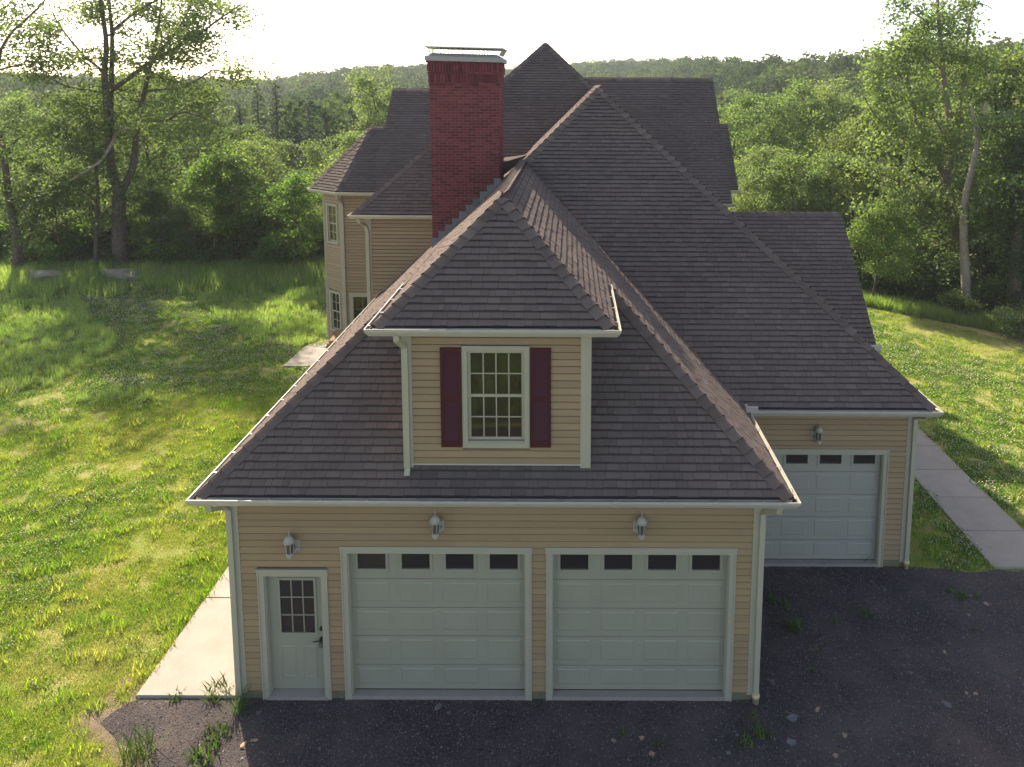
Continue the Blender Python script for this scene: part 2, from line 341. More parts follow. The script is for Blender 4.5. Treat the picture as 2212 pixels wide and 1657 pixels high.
def roof_face(pts, z0, shingled=True, skip=None):
    P = [V3(*p) for p in pts]; n = np.cross(P[1]-P[0], P[2]-P[0]); n /= np.linalg.norm(n)
    if n[2] < 0: n = -n; P = P[::-1]
    u = np.cross(V3(0,0,1), n); u /= np.linalg.norm(u); v = np.cross(n, u)
    ROOF.add([p for p in P]+[p-V3(0,0,.10) for p in P], [tuple(range(len(P))), tuple(range(2*len(P)-1, len(P)-1, -1))]+[(i, i+len(P), (i+1) % len(P)+len(P), (i+1) % len(P)) for i in range(len(P))])
    if not shingled: return
    o = P[0]+v*((z0-P[0][2])/v[2])
    U = [((p-o)@u, (p-o)@v) for p in P]; area = sum(U[i][0]*U[(i+1) % len(U)][1]-U[(i+1) % len(U)][0]*U[i][1] for i in range(len(U)))
    if area < 0: U = U[::-1]
    umin, umax = min(p[0] for p in U), max(p[0] for p in U); vmax = max(p[1] for p in U); vmin = min(p[1] for p in U)
    for k in range(int(math.floor(vmin/EXPO+1e-6)), int(vmax/EXPO)+1):
        key = (round(n[0], 2), round(n[1], 2), k, round(o[2], 1)); rnd = random.Random(hash(key))
        x = umin-rnd.uniform(0, .3); strip = clip(clip(U, 0, -1, -(k*EXPO)), 0, 1, (k+1)*EXPO)
        if len(strip) < 3: continue
        sx0, sx1 = min(p[0] for p in strip), max(p[0] for p in strip); band = rnd.uniform(-.10, .10)
        while x < sx1:
            w = rnd.choice((.10, .14, .17, .19, .22, .26)); xa, xb = x+.0015, x+w-.0015; x += w
            if xb < sx0: continue
            wob = rnd.uniform(-.006, .006)
            q = [(xa, k*EXPO+wob), (xb, k*EXPO+wob), (xb, (k+1)*EXPO+.012), (xa, (k+1)*EXPO+.012)]
            full = True
            for i in range(len(U)):
                p0, p1 = U[i], U[(i+1) % len(U)]; a, b = p1[1]-p0[1], -(p1[0]-p0[0]); L = math.hypot(a, b)
                if L < 1e-6: continue
                a /= L; b /= L; c = a*p0[0]+b*p0[1]
                if any(a*t[0]+b*t[1] > c+1e-4 for t in q):
                    if abs(a) < 1e-4: continue       # eave / top edges: leave the wobble
                    full = False; q = clip(q, a, b, c)
                    if len(q) < 3: break
            if len(q) < 3: continue
            m3 = o+u*(sum(t[0] for t in q)/len(q))+v*(sum(t[1] for t in q)/len(q))
            if skip and skip(m3): continue
            th = rnd.uniform(.018, .028)
            zo = lambda a, b: o+u*a+v*b+n*(th+.004-(th-.002)*min(1, max(0, (b-k*EXPO)/(EXPO+.012))))
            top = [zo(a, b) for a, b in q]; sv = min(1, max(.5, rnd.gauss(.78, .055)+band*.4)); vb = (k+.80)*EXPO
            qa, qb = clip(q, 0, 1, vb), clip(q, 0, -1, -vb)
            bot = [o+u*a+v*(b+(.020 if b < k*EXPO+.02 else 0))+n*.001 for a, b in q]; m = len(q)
            vs_ = top+bot; fs_ = [(i, i+m, (i+1) % m+m, (i+1) % m) for i in range(m)]; sh_ = [0.]*m  # cut edges near black: dark asphalt, plus course shadow line painted in
            for qq, sq in ((qa, sv), (qb, .42)):  # upper strip of each tab darker: shadow of the course above painted in
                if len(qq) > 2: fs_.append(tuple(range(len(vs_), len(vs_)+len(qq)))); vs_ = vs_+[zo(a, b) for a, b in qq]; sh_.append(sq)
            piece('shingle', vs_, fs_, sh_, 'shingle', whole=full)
def cap_line(p0, p1, nL, nR, expo=.225, w=.155, lift=.012):
    p0, p1 = V3(*p0), V3(*p1); L = np.linalg.norm(p1-p0); d = (p1-p0)/L
    sides = []
    for n in (nL, nR):
        n = V3(*n); n /= np.linalg.norm(n); q = np.cross(d, n); q /= np.linalg.norm(q)
        if q[2] > 0 or (abs(q[2]) < 1e-3): q = -q
        sides.append((q, n))
    upv = sides[0][1]+sides[1][1]; upv /= np.linalg.norm(upv); k = 0
    while k*expo < L-.03:
        a = max(0, k*expo); b = min(L, a+expo+.07); k += 1
        jw = random.uniform(-.006, .006); vs = []
        for t, h in ((a, .030+lift), (b, .014)):
            c = p0+d*t
            vs += [c+sides[0][0]*(w+jw)+sides[0][1]*(h-.006), c+sides[0][0]*.03+sides[0][1]*h, c+upv*(h+.003), c+sides[1][0]*.03+sides[1][1]*h, c+sides[1][0]*(w+jw)+sides[1][1]*(h-.006)]
        for t, h in ((a+.02, .0), (b, .0)):
            c = p0+d*t; vs += [c+sides[0][0]*(w+jw)+sides[0][1]*.004, c+upv*.004, c+sides[1][0]*(w+jw)+sides[1][1]*.004]
        fs = [(i, i+1, i+6, i+5) for i in range(4)]+[(0, 10, 11, 2, 1), (2, 11, 12, 4, 3), (0, 5, 13, 10), (4, 12, 15, 9)]
        piece('ridge_cap', vs, fs, [min(1, max(.5, random.gauss(.8, .1)))]*4+[.1, .1]+[.4]*2, 'cap')
ZX = lambda x, y, z: (x, y, z)
# plan points of the hip block over the garages
xl, xr, yf = -5.68, 3.40, -.32            # front wing shingle edges
xm = (xl+xr)/2; run = (xr-xl)/2; RZ = E1+s*run; yap = yf+run
xe, ye = 7.17, 3.06                       # right wing
xA = (xl+xe)/2; runA = (xe-xl)/2; AZ = E1+s*runA; yA = ye+runA
dxl, dxr, dyf = -2.95, .65, -.18; dm = (dxl+dxr)/2; drun = (dxr-dxl)/2; DE = E1+s*(dxl-xl); dya = dyf+drun; DZ = DE+s*drun
yv = ye+(xr-xm)                           # where the front wing ridge meets the right wing face
zL = lambda x: E1+s*(x-xl)
zRt = lambda x: E1+s*(xr-x)
zW = lambda y: E1+s*(y-ye)
in_dormer = lambda p: -2.5 < p[0] < .25 and p[1] > .06
roof_face([(xl,yf,E1),(xr,yf,E1),(xm,yap,RZ)], E1, skip=in_dormer)
yhip = yf+(dxl-xl)
roof_face([(xl,yf,E1),(dxl,yhip,zL(dxl)),(dxl,12.1,zL(dxl)),(xl,12.1,E1)], E1)
roof_face([(dxl,dyf,DE),(xm,dya,zL(xm)),(xm,12.1,zL(xm)),(dxl,12.1,DE)], E1)
roof_face([(xm,yv,zL(xm)),(xA,yA,AZ),(xA,15.6,AZ),(xm,13.7,zL(xm))], E1)
yve = ye
roof_face([(xr,yf,E1),(xr,ye,E1),(dxr,ye+xr-dxr,zRt(dxr)),(dxr,yf+xr-dxr,zRt(dxr))], E1)
roof_face([(dxr,dyf,zRt(dxr)),(dxr,ye+xr-dxr,zRt(dxr)),(xm,yv,RZ),(xm,dya,RZ)], E1)
DE2 = (DE+zRt(dxr))/2
roof_face([(dxl,dyf,DE),(dxr,dyf,DE),(dm,dya,DZ)], DE)
roof_face([(xr,ye,E1),(xe,ye,E1),(xA,yA,AZ),(xm,yv,RZ)], E1)
roof_face([(xe,ye,E1),(xe,12.5,E1),(xA,15.6,AZ),(xA,yA,AZ)], E1, False)
LY, LX = 6.73, 7.45; lr = 2.92
roof_face([(xe+.001,LY,E1+.001),(LX,LY,E1),(LX,LY+lr,E1+s*lr),(xe-lr,LY+lr,E1+s*lr)], E1)
roof_face([(LX,LY+lr,E1+s*lr),(LX,LY+2*lr,E1),(xe,LY+2*lr,E1),(xe-lr,LY+lr,E1+s*lr)], E1, False)
# main block
mxl, mxr, mye = -6.54, 4.68, 11.58; mrun = (mxr-mxl)/2; mxc = (mxl+mxr)/2; MZ = E2+s*mrun; mya = mye+mrun
roof_face([(mxl,mye,E2),(mxr,mye,E2),(mxc,mya,MZ)], E2)
roof_face([(mxl,mye,E2),(mxc,mya,MZ),(mxc,24,MZ),(mxl,24,E2)], E2, False)
roof_face([(mxr,mye,E2),(mxr,24,E2),(mxc,24,MZ),(mxc,mya,MZ)], E2, False)
roof_face([(mxl,24,E2),(mxc,24,MZ),(mxr,24,E2)], E2, False)
gye, gx, gr = 14.30, 5.42, 4.28
roof_face([(-.9,gye,E2),(gx,gye,E2),(gx,gye+gr,E2+s*gr),(-.9,gye+gr,E2+s*gr)], E2)
roof_face([(gx,gye+gr,E2+s*gr),(gx,gye+2*gr,E2),(-.9,gye+2*gr,E2),(-.9,gye+gr,E2+s*gr)], E2, False)
hy, hx, hr = 17.84, 6.38, 2.42
roof_face([(4.6,hy,E2+.01),(hx,hy,E2+.01),(hx,hy+hr,E2+s*hr),(4.6,hy+hr,E2+s*hr)], E2)
roof_face([(hx,hy+hr,E2+s*hr),(hx,hy+2*hr,E2),(4.6,hy+2*hr,E2),(4.6,hy+hr,E2+s*hr)], E2, False)
# left bay wing
by = 16.62; bn = (0, -s, 1); bc = E2-s*by
bR = onplane(845, 195, bn, bc); bT = onplane(800, 277, bn, bc); bxr = onplane(838, 240, bn, bc)[0]
bC1 = V3(-8.52, by, E2); bC2 = V3(-9.80, 17.62, E2)
roof_face([tuple(bC1),(bxr,by,E2),(bxr,bT[1],bT[2]),tuple(bT)], E2)
roof_face([(bxr,by,E2),(-3.2,by,E2),(-3.2,bR[1],bR[2]),(bxr,bR[1],bR[2])], E2)
roof_face([(bxr,bR[1],bR[2]),(-3.2,bR[1],bR[2]),(-3.2,2*bR[1]-by,E2),(bxr,2*bR[1]-by,E2)], E2, False)
roof_face([tuple(bC2),tuple(bC1),tuple(bT)], E2)
bC3 = V3(-9.80, 2*bT[1]-17.62, E2); bC4 = V3(-8.52, 2*bT[1]-by, E2)
roof_face([tuple(bC2),tuple(bT),tuple(bC3)], E2, False); roof_face([tuple(bC3),tuple(bT),tuple(bC4)], E2, False)
roof_face([tuple(bC4),tuple(bT),(bxr,bT[1],bT[2]),(bxr,bC4[1],E2)], E2, False)
nF, nLf, nRt = (0,-s,1), (-s,0,1), (s,0,1); nB = (0, s, 1)
cap_line((xl,yf,E1),(dxl-.02,yhip-.02,zL(dxl)),nLf,nF); cap_line((xr,yf,E1),(dxr+.02,yf+xr-dxr-.02,zRt(dxr)),nRt,nF)
cap_line((dxl,dyf,DE),(dm,dya,DZ),nLf,nF); cap_line((dxr,dyf,DE),(dm,dya,DZ),nRt,nF)
cap_line((xm,dya-.05,RZ),(xm,yv,RZ),nLf,nRt,.17,lift=-.004)
cap_line((xm,yv,RZ),(xA,yA,AZ),nLf,nF); cap_line((xe,ye,E1),(xA,yA,AZ),nRt,nF)
cap_line((mxl,mye,E2),(mxc,mya,MZ),nLf,nF); cap_line((mxr,mye,E2),(mxc,mya,MZ),nRt,nF)
cap_line((xe-lr,LY+lr,E1+s*lr),(LX,LY+lr,E1+s*lr),nF,nB); cap_line((-.5,gye+gr,E2+s*gr),(gx,gye+gr,E2+s*gr),nF,nB)
cap_line((bxr,bT[1],bT[2]),tuple(bT),nF,nB); cap_line((-4,bR[1],bR[2]),(bxr,bR[1],bR[2]),nF,nB)
na = np.cross(bC1-bC2, bT-bC2); na = na if na[2] > 0 else -na
cap_line(tuple(bC1),tuple(bT),nF,tuple(na)); cap_line(tuple(bC2),tuple(bT),tuple(na),nLf)
cap_line((4.7,hy+hr,E2+s*hr),(hx,hy+hr,E2+s*hr),nF,nB)
ROOFO = ROOF.build('roof', 'deck', HOUSE, label='dark brown shingled hip roof')

# ---- walls with lap siding
def frame(o, xd, out):
    o, xd, out = V3(*o), V3(*xd), V3(*out); xd = xd/np.linalg.norm(xd); out = out/np.linalg.norm(out)
    return lambda x, d, z: o+xd*x+out*d+V3(0, 0, z)
LAP = .114
def siding(fr, x0, x1, z0, z1, holes=()):
    k = 0; z = z0
    while z < z1-.02:
        zt = min(z+LAP, z1); cuts = [(x0, x1)]
        for hx0, hx1, hz0, hz1 in holes:
            if hz0 < zt-.03 and hz1 > z+.03:
                nc = []
                for a, b in cuts:
                    if hx1 <= a or hx0 >= b: nc.append((a, b)); continue
                    if hx0 > a: nc.append((a, hx0))
                    if hx1 < b: nc.append((hx1, b))
                cuts = nc
        for a, b in cuts:
            if b-a < .02: continue
            sg = [a]                                   # long runs are lapped once
            if b-a > 3.9: sg.append(a+(b-a)*random.choice((.3, .42, .55, .68)))
            sg.append(b)
            for c, e in zip(sg[:-1], sg[1:]):
                d0 = .024+random.uniform(-.001, .001); zg = zt-.024; vs = [fr(c,.002,z), fr(e,.002,z), fr(e,-.030,zt), fr(c,-.030,zt), fr(c,d0,z), fr(e,d0,z), fr(e,d0-.002,z+.014), fr(c,d0-.002,z+.014), fr(e,.006,zg), fr(c,.006,zg)]
                piece('siding_board', vs, [(4,5,6,7),(7,6,8,9),(9,8,2,3),(0,1,5,4),(0,4,7,9,3),(1,2,8,6,5)], random.random(), 'siding')
        z = zt
def wall_core(mb, fr, x0, x1, z0, z1, holes=(), th=.16, ins=.034):
    xs = sorted({x0, x1, *[h[0] for h in holes], *[h[1] for h in holes]}); zs = sorted({z0, z1, *[h[2] for h in holes], *[h[3] for h in holes]})
    xs = [x for x in xs if x0 <= x <= x1]; zs = [z for z in zs if z0 <= z <= z1]
    for a, b in zip(xs[:-1], xs[1:]):
        for c, d in zip(zs[:-1], zs[1:]):
            if any(h[0] <= (a+b)/2 <= h[1] and h[2] <= (c+d)/2 <= h[3] for h in holes): continue
            mb.hexa([fr(a,-ins,c), fr(b,-ins,c), fr(b,-th,c), fr(a,-th,c), fr(a,-ins,d), fr(b,-ins,d), fr(b,-th,d), fr(a,-th,d)])
def fbox(mb, fr, x0, x1, d0, d1, z0, z1, sh=.5):
    return mb.hexa([fr(x0,d1,z0), fr(x1,d1,z0), fr(x1,d0,z0), fr(x0,d0,z0), fr(x0,d1,z1), fr(x1,d1,z1), fr(x1,d0,z1), fr(x0,d0,z1)], sh)
FR1 = frame((0,0,0), (1,0,0), (0,-1,0))
# openings (x0,x1,z0,z1) of the clear hole; trim adds T around
T = .10
DOOR = (-4.86, -3.945, 0, 2.17); G1 = (-3.52, -.69, 0, 2.565); G2 = (-.262, 2.56, 0, 2.565)
xL, xR = -5.377, 3.074
walls = MB(); h1 = [DOOR, G1, G2]
wall_core(walls, FR1, xL, xR, .15, 3.55, h1)
tr = lambda h: (h[0]-T, h[1]+T, h[2], h[3]+T)
ZS = .165
siding(FR1, xL+.155, xR-.155, ZS, 3.52, [tr(h) for h in h1])
# left/right/back walls of the front wing and the right wing
FRL = frame((xL,0,0), (0,1,0), (-1,0,0)); wall_core(walls, FRL, .161, 11.8, 0, 3.55)
FRr = frame((xR,0,0), (0,1,0), (1,0,0)); wall_core(walls, FRr, .161, 3.6, 0, 3.55)
W3Y = 3.615; FR3 = frame((0,W3Y,0), (1,0,0), (0,-1,0)); x3 = 7.06
G3 = (3.66, 6.45, 0, 2.48)
wall_core(walls, FR3, 3.0, x3, .15, 3.55, [G3]); siding(FR3, 3.1, x3-.155, ZS, 3.52, [tr(G3)])
FR3r = frame((x3,0,0), (0,1,0), (1,0,0)); wall_core(walls, FR3r, W3Y+.161, 13, 0, 3.55)
wall_core(walls, frame((7.2,0,0),(0,1,0),(1,0,0)), LY+.4, LY+2*lr-.4, 0, 3.6)
gmb = walls; gmb.add([(7.2,LY+.1,3.6),(7.2,LY+2*lr-.1,3.6),(7.2,LY+lr,E1+s*lr-.15),(7.0,LY+.1,3.6),(7.0,LY+2*lr-.1,3.6),(7.0,LY+lr,E1+s*lr-.15)], [(0,1,2),(5,4,3),(0,3,4,1)])
# main block walls
FRm = frame((0,11.85,0), (1,0,0), (0,-1,0)); xm0 = -6.22
wall_core(walls, FRm, xm0, 4.3, 2.2, 6.0); siding(FRm, xm0+.16, -3.3, 2.6, 5.98)
wall_core(walls, frame((xm0,0,0),(0,1,0),(-1,0,0)), 12.02, 24, 0, 6.0); wall_core(walls, frame((4.3,0,0),(0,1,0),(1,0,0)), 12.02, 24, 0, 6.0)
wall_core(walls, frame((0,23.6,0),(1,0,0),(0,1,0)), xm0, 4.3, 0, 6)
wall_core(walls, frame((0,14.75,0),(1,0,0),(0,-1,0)), 4.31, 5.1, 0, 6); wall_core(walls, frame((5.1,0,0),(0,1,0),(1,0,0)), 14.76, 22.4, 0, 6)
walls.add([(5.1,14.4,6),(5.1,22.8,6),(5.1,18.58,E2+s*gr-.2),(4.9,14.4,6),(4.9,22.8,6),(4.9,18.58,E2+s*gr-.2)], [(0,1,2),(5,4,3)])
wall_core(walls, frame((6.1,0,0),(0,1,0),(1,0,0)), 18.2, 22.2, 0, 6); wall_core(walls, frame((0,18.2,0),(1,0,0),(0,-1,0)), 5.11, 6.1, 0, 6)
# bay
BY = 16.95; FRb = frame((0,BY,0), (1,0,0), (0,-1,0)); bx1 = -8.50
BA = V3(-9.32, 17.62, 0); BB = V3(bx1, BY, 0); bl = np.linalg.norm(BB-BA); bd = (BB-BA)/bl; FRa = frame(BA, bd, (bd[1], -bd[0], 0))
PD = (-8.14, -7.1, 0.1, 2.10)
wall_core(walls, FRb, bx1, xm0, 0, 6.02, [PD]); siding(FRb, bx1+.02, xm0, .25, 6.0, [tr(PD)])
bw = [(.24, .82, 4.10, 5.52), (.26, .84, .68, 2.16)]
wall_core(walls, FRa, 0, bl, 0, 6.02, bw); siding(FRa, .02, bl-.02, .25, 6.0, [(a-.06, b+.06, c-.06, d+.06) for a, b, c, d in bw])
wall_core(walls, frame((BA[0],0,0),(0,1,0),(-1,0,0)), 17.7, 20.5, 0, 6.02)
# dormer walls (body below the dormer roof)
FRd = FR1; DH = (-1.585, -.685, 4.41, 5.91)
dw0, dw1 = -2.573, .322
wall_core(walls, FRd, dw0, dw1, 3.9, DE-.10, [DH], .14); siding(FRd, dw0+.145, dw1-.15, 4.07, DE-.08, [(DH[0]-.075, DH[1]+.075, DH[2]-.07, DH[3]+.07)])
for xx in (dw0, dw1-.14):
    walls.add([(xx,.15,3.9),(xx+.14,.15,3.9),(xx+.14,2.3,6.1),(xx,2.3,6.1),(xx,.15,DE-.1),(xx+.14,.15,DE-.1),(xx+.14,2.5,DE-.1),(xx,2.5,DE-.1)], [(0,1,5,4),(0,4,7,3),(1,2,6,5),(4,5,6,7)])
WALLO = walls.build('wall', 'sheath', HOUSE)
# foundation
for q in ((xL+.02, DOOR[0]-.1, 0, .15, .152), (DOOR[1]+.1, G1[0]-.1, 0, .15, .152), (G1[1]+.1, G2[0]-.1, 0, .15, .152), (G2[1]+.1, xR-.02, 0, .15, .152), (G3[1]+.1, x3-.02, W3Y, W3Y+.15, .152), (3.0, G3[0]-.1, W3Y, W3Y+.15, .152), (-9.2, -6.2, 16.97, 17.2, .24)):
    MB().box(q[0], q[1], q[2], q[3], -.1, q[4]).build('foundation', 'footing', HOUSE)

# ---- soffits, fascia, gutters
def soffit(P, z0, z1):
    mb = MB()
    n = len(P); mb.add([(x,y,z0) for x, y in P]+[(x,y,z1) for x, y in P], [tuple(range(n-1,-1,-1)), tuple(range(n,2*n))]+[(i,(i+1)%n,(i+1)%n+n,i+n) for i in range(n)]); mb.build('soffit', 'trim', HOUSE)
soffit([(-5.66,-.30),(3.38,-.30),(3.38,.1),(-5.3,.1),(-5.3,12),(-5.66,12)], 3.555, 3.66)
soffit([(3.1,-.2),(3.38,-.2),(3.38,3.06),(7.15,3.06),(7.15,12),(6.9,12),(6.9,3.7),(3.1,3.7)], 3.552, 3.655)
soffit([(-2.93,-.16),(.63,-.16),(.63,2.35),(.3,2.35),(.3,.1),(-2.5,.1),(-2.5,2.35),(-2.93,2.35)], DE-.125, DE-.03)
soffit([(-6.5,11.6),(-3.2,11.6),(-3.2,12),(-6.5,12)], 6.0, 6.09); soffit([(-9.75,17.64),(-8.5,16.66),(-6.2,16.66),(-6.2,17.2),(-8.4,17.2),(-9.75,18.2)], 6.02, 6.09)
soffit([(4.2,14.34),(5.38,14.34),(5.38,14.9),(4.2,14.9)], 6.0, 6.08); soffit([(5,17.9),(6.34,17.9),(6.34,18.3),(5,18.3)], 6.0, 6.08)
soffit([(7.1,6.76),(7.42,6.76),(7.42,12.5),(7.1,12.5)], 3.55, 3.655)

GP = [(0,-.005),(0,-.115),(.055,-.115),(.075,-.085),(.100,-.05),(.108,-.03),(.112,-.002),(.112,.006),(.098,.006),(.098,-.004),(.104,-.006),(.100,-.028),(.092,-.047),(.068,-.08),(.05,-.108),(.006,-.108),(.006,-.005)]
def gutter(path, z, hang=.75, debris=True):
    g = MB().sweep([(x, y, z) for x, y in path], GP).build('gutter', 'gutter', HOUSE)
    hb = 0
    for (x0, y0), (x1, y1) in zip(path[:-1], path[1:]):
        L = math.hypot(x1-x0, y1-y0); d = ((x1-x0)/L, (y1-y0)/L); nn = (d[1], -d[0])
        if debris:
            MB().hexa([(x0+d[0]*.08+nn[0]*a, y0+d[1]*.08+nn[1]*a, z-c) if k == 0 else (x1-d[0]*.08+nn[0]*a, y1-d[1]*.08+nn[1]*a, z-c) for a, c, k in ((.008,.106,0),(.008,.106,1),(.06,.1,1),(.06,.1,0),(.008,.05,0),(.008,.05,1),(.09,.055,1),(.09,.055,0))]).build('gutter_debris', 'grime', g)
        t = .35
        while t < L-.1:
            cx, cy = x0+d[0]*t, y0+d[1]*t; w = .011
            MB().hexa([(cx-d[0]*w, cy-d[1]*w, z-.012), (cx+d[0]*w, cy+d[1]*w, z-.012), (cx+d[0]*w+nn[0]*.1, cy+d[1]*w+nn[1]*.1, z-.008), (cx-d[0]*w+nn[0]*.1, cy-d[1]*w+nn[1]*.1, z-.008),
                       (cx-d[0]*w, cy-d[1]*w, z-.004), (cx+d[0]*w, cy+d[1]*w, z-.004), (cx+d[0]*w+nn[0]*.1, cy+d[1]*w+nn[1]*.1, z+.001), (cx-d[0]*w+nn[0]*.1, cy-d[1]*w+nn[1]*.1, z+.001)]).build('gutter_hanger', 'galv', g)
            t += hang+random.uniform(-.05, .05)
    return g
gutter([(-5.69,12.0),(-5.69,-.33),(3.41,-.33),(3.41,2.95)], 3.672)
gutter([(3.52,3.05),(7.18,3.05),(7.18,6.6)], 3.672)
gutter([(dxl-.01,yhip+.05),(dxl-.01,-.19),(dxr+.01,-.19),(dxr+.01,yhip+.05)], DE-.02)
gutter([(-6.55,13.5),(-6.55,11.57),(-3.1,11.57)], E2-.02)
gutter([(-9.82,19.0),tuple(bC2[:2]+V3(-.01,-.01)[:2]),tuple(bC1[:2]+V3(0,-.01)[:2]),(-6.3,by-.01)], E2-.02)
gutter([(4.7,gye-.01),(gx+.1,gye-.01)], E2-.02); gutter([(5.5,hy-.01),(hx+.1,hy-.01)], E2-.02); gutter([(6.9,LY-.01),(LX+.06,LY-.01)], E1-.02)
MB().box(3.43, 3.66, 2.90, 2.94, 3.66, 3.78).box(3.43, 3.47, 2.94, 3.06, 3.66, 3.775).build('splash_guard', 'gutter', HOUSE)
MB().box(LX-.24, LX+.04, LY-.16, LY-.12, E1-.03, E1+.09).build('splash_guard', 'gutter', HOUSE)

# ---- corner boards, downspouts
def board(x0, x1, y0, y1, z0, z1): MB().box(x0, x1, y0, y1, z0, z1).build('corner_board', 'trim', HOUSE)
for x0, x1, y0, y1, z0, z1 in ((xL-.022,xL+.16,-.028,.10,.12,3.55),(xR-.16,xR+.022,-.028,.10,.12,3.55),(x3-.16,x3+.022,W3Y-.028,W3Y+.1,.12,3.55),
        (dw0-.01,dw0+.145,-.026,.1,4.0,DE-.12),(dw1-.15,dw1+.012,-.026,.1,3.99,DE-.12),(xm0-.02,xm0+.16,11.825,11.95,2.0,6.0),(bx1-.03,bx1+.03,BY-.03,BY+.05,.2,6.02),(BA[0]-.03,BA[0]+.03,BA[1]-.03,BA[1]+.05,.2,6.02)):
    board(x0, x1, y0, y1, z0, z1)
def downspout(path, w=.085, d=.06, foot=None, m='trim'):
    P = [Vector(p) for p in path]; vs = []; fs = []
    for i, p in enumerate(P):
        t = (P[min(i+1,len(P)-1)]-P[max(i-1,0)]).normalized(); a = Vector((1,0,0)); b = t.cross(a)
        if b.length < .1: a = Vector((0,1,0)); b = t.cross(a)
        b.normalize(); a = b.cross(t).normalized()
        for sx, sy in ((-1,-1),(1,-1),(1,1),(-1,1)): vs.append(p+a*sx*w/2+b*sy*d/2)
    for i in range(len(P)-1):
        for k in range(4): fs.append((i*4+k, i*4+(k+1) % 4, (i+1)*4+(k+1) % 4, (i+1)*4+k))
    fs += [(3,2,1,0), tuple(range(len(P)*4-4, len(P)*4))]
    o = MB().add(vs, fs).build('downspout', m, HOUSE)
    if foot: MB().lathe([(.05,-.05),(.05,.10),(.062,.10),(.062,.17),(.045,.17)], foot, 14).build('drain_pipe', M['pvc'], o, True)
M['pvc'] = mat('pvc', (.62, .50, .27), .5, .4)
downspout([(-5.50,-.36,3.58),(-5.50,-.33,3.46),(-5.42,-.12,3.38),(-5.34,-.055,3.30),(-5.335,-.055,2.4),(-5.335,-.055,1.2),(-5.335,-.055,.12)])
downspout([(3.22,-.36,3.57),(3.22,-.33,3.46),(3.12,-.12,3.36),(3.05,-.055,3.28),(3.045,-.055,2.2),(3.045,-.055,1.2),(3.045,-.055,.12)], foot=(3.045,-.06,0))
downspout([(7.02,3.02,3.57),(7.06,3.2,3.45),(7.04,3.45,3.36),(7.03,W3Y-.055,3.26),(7.03,W3Y-.055,2),(7.03,W3Y-.055,1),(7.03,W3Y-.055,.10)], foot=(7.03,W3Y-.06,0))
downspout([(-2.60,-.24,DE-.12),(-2.60,-.23,DE-.2),(-2.55,-.12,DE-.30),(-2.515,-.06,DE-.38),(-2.515,-.06,5),(-2.515,-.06,4.02),(-2.515,-.12,3.92)])
downspout([(-6.36,11.5,5.98),(-6.34,11.55,5.86),(-6.22,11.78,5.72),(-6.16,11.785,5.55),(-6.16,11.785,4),(-6.16,11.785,2.2)], .09, .06)
downspout([(-8.52,16.55,5.98),(-8.50,16.6,5.86),(-8.44,16.85,5.7),(-8.42,BY-.05,5.5),(-8.42,BY-.05,3),(-8.42,BY-.05,.2)], .09, .06)

# ---- door and window trim helpers
def casing(fr, h, w=T, d=.028, sill=None, parent=None, jamb=.12, m='trim'):
    c = MB(); x0, x1, z0, z1 = h
    for a, b in ((x0-w, x0), (x1, x1+w)):
        fbox(c, fr, a, b, 0, d, z0-.0, z1+w*0)
    fbox(c, fr, x0-w-.012, x1+w+.012, 0, d+.004, z1, z1+w)
    fbox(c, fr, x0-w-.02, x1+w+.02, 0, d+.02, z1+w, z1+w+.022)
    for a, b in ((x0-w, x0-w+.02), (x1+w-.02, x1+w)): fbox(c, fr, a, b, d, d+.014, z0, z1+w-.003)
    fbox(c, fr, x0-w+.0, x1+w-.0, d+.004, d+.016, z1+w-.025, z1+w-.001)
    fbox(c, fr, x0-.001, x0+.018, -jamb, .001, z0, z1); fbox(c, fr, x1-.018, x1+.001, -jamb, .001, z0, z1); fbox(c, fr, x0+.018, x1-.018, -jamb, .001, z1-.018, z1)
    return c.build('casing', m, parent)
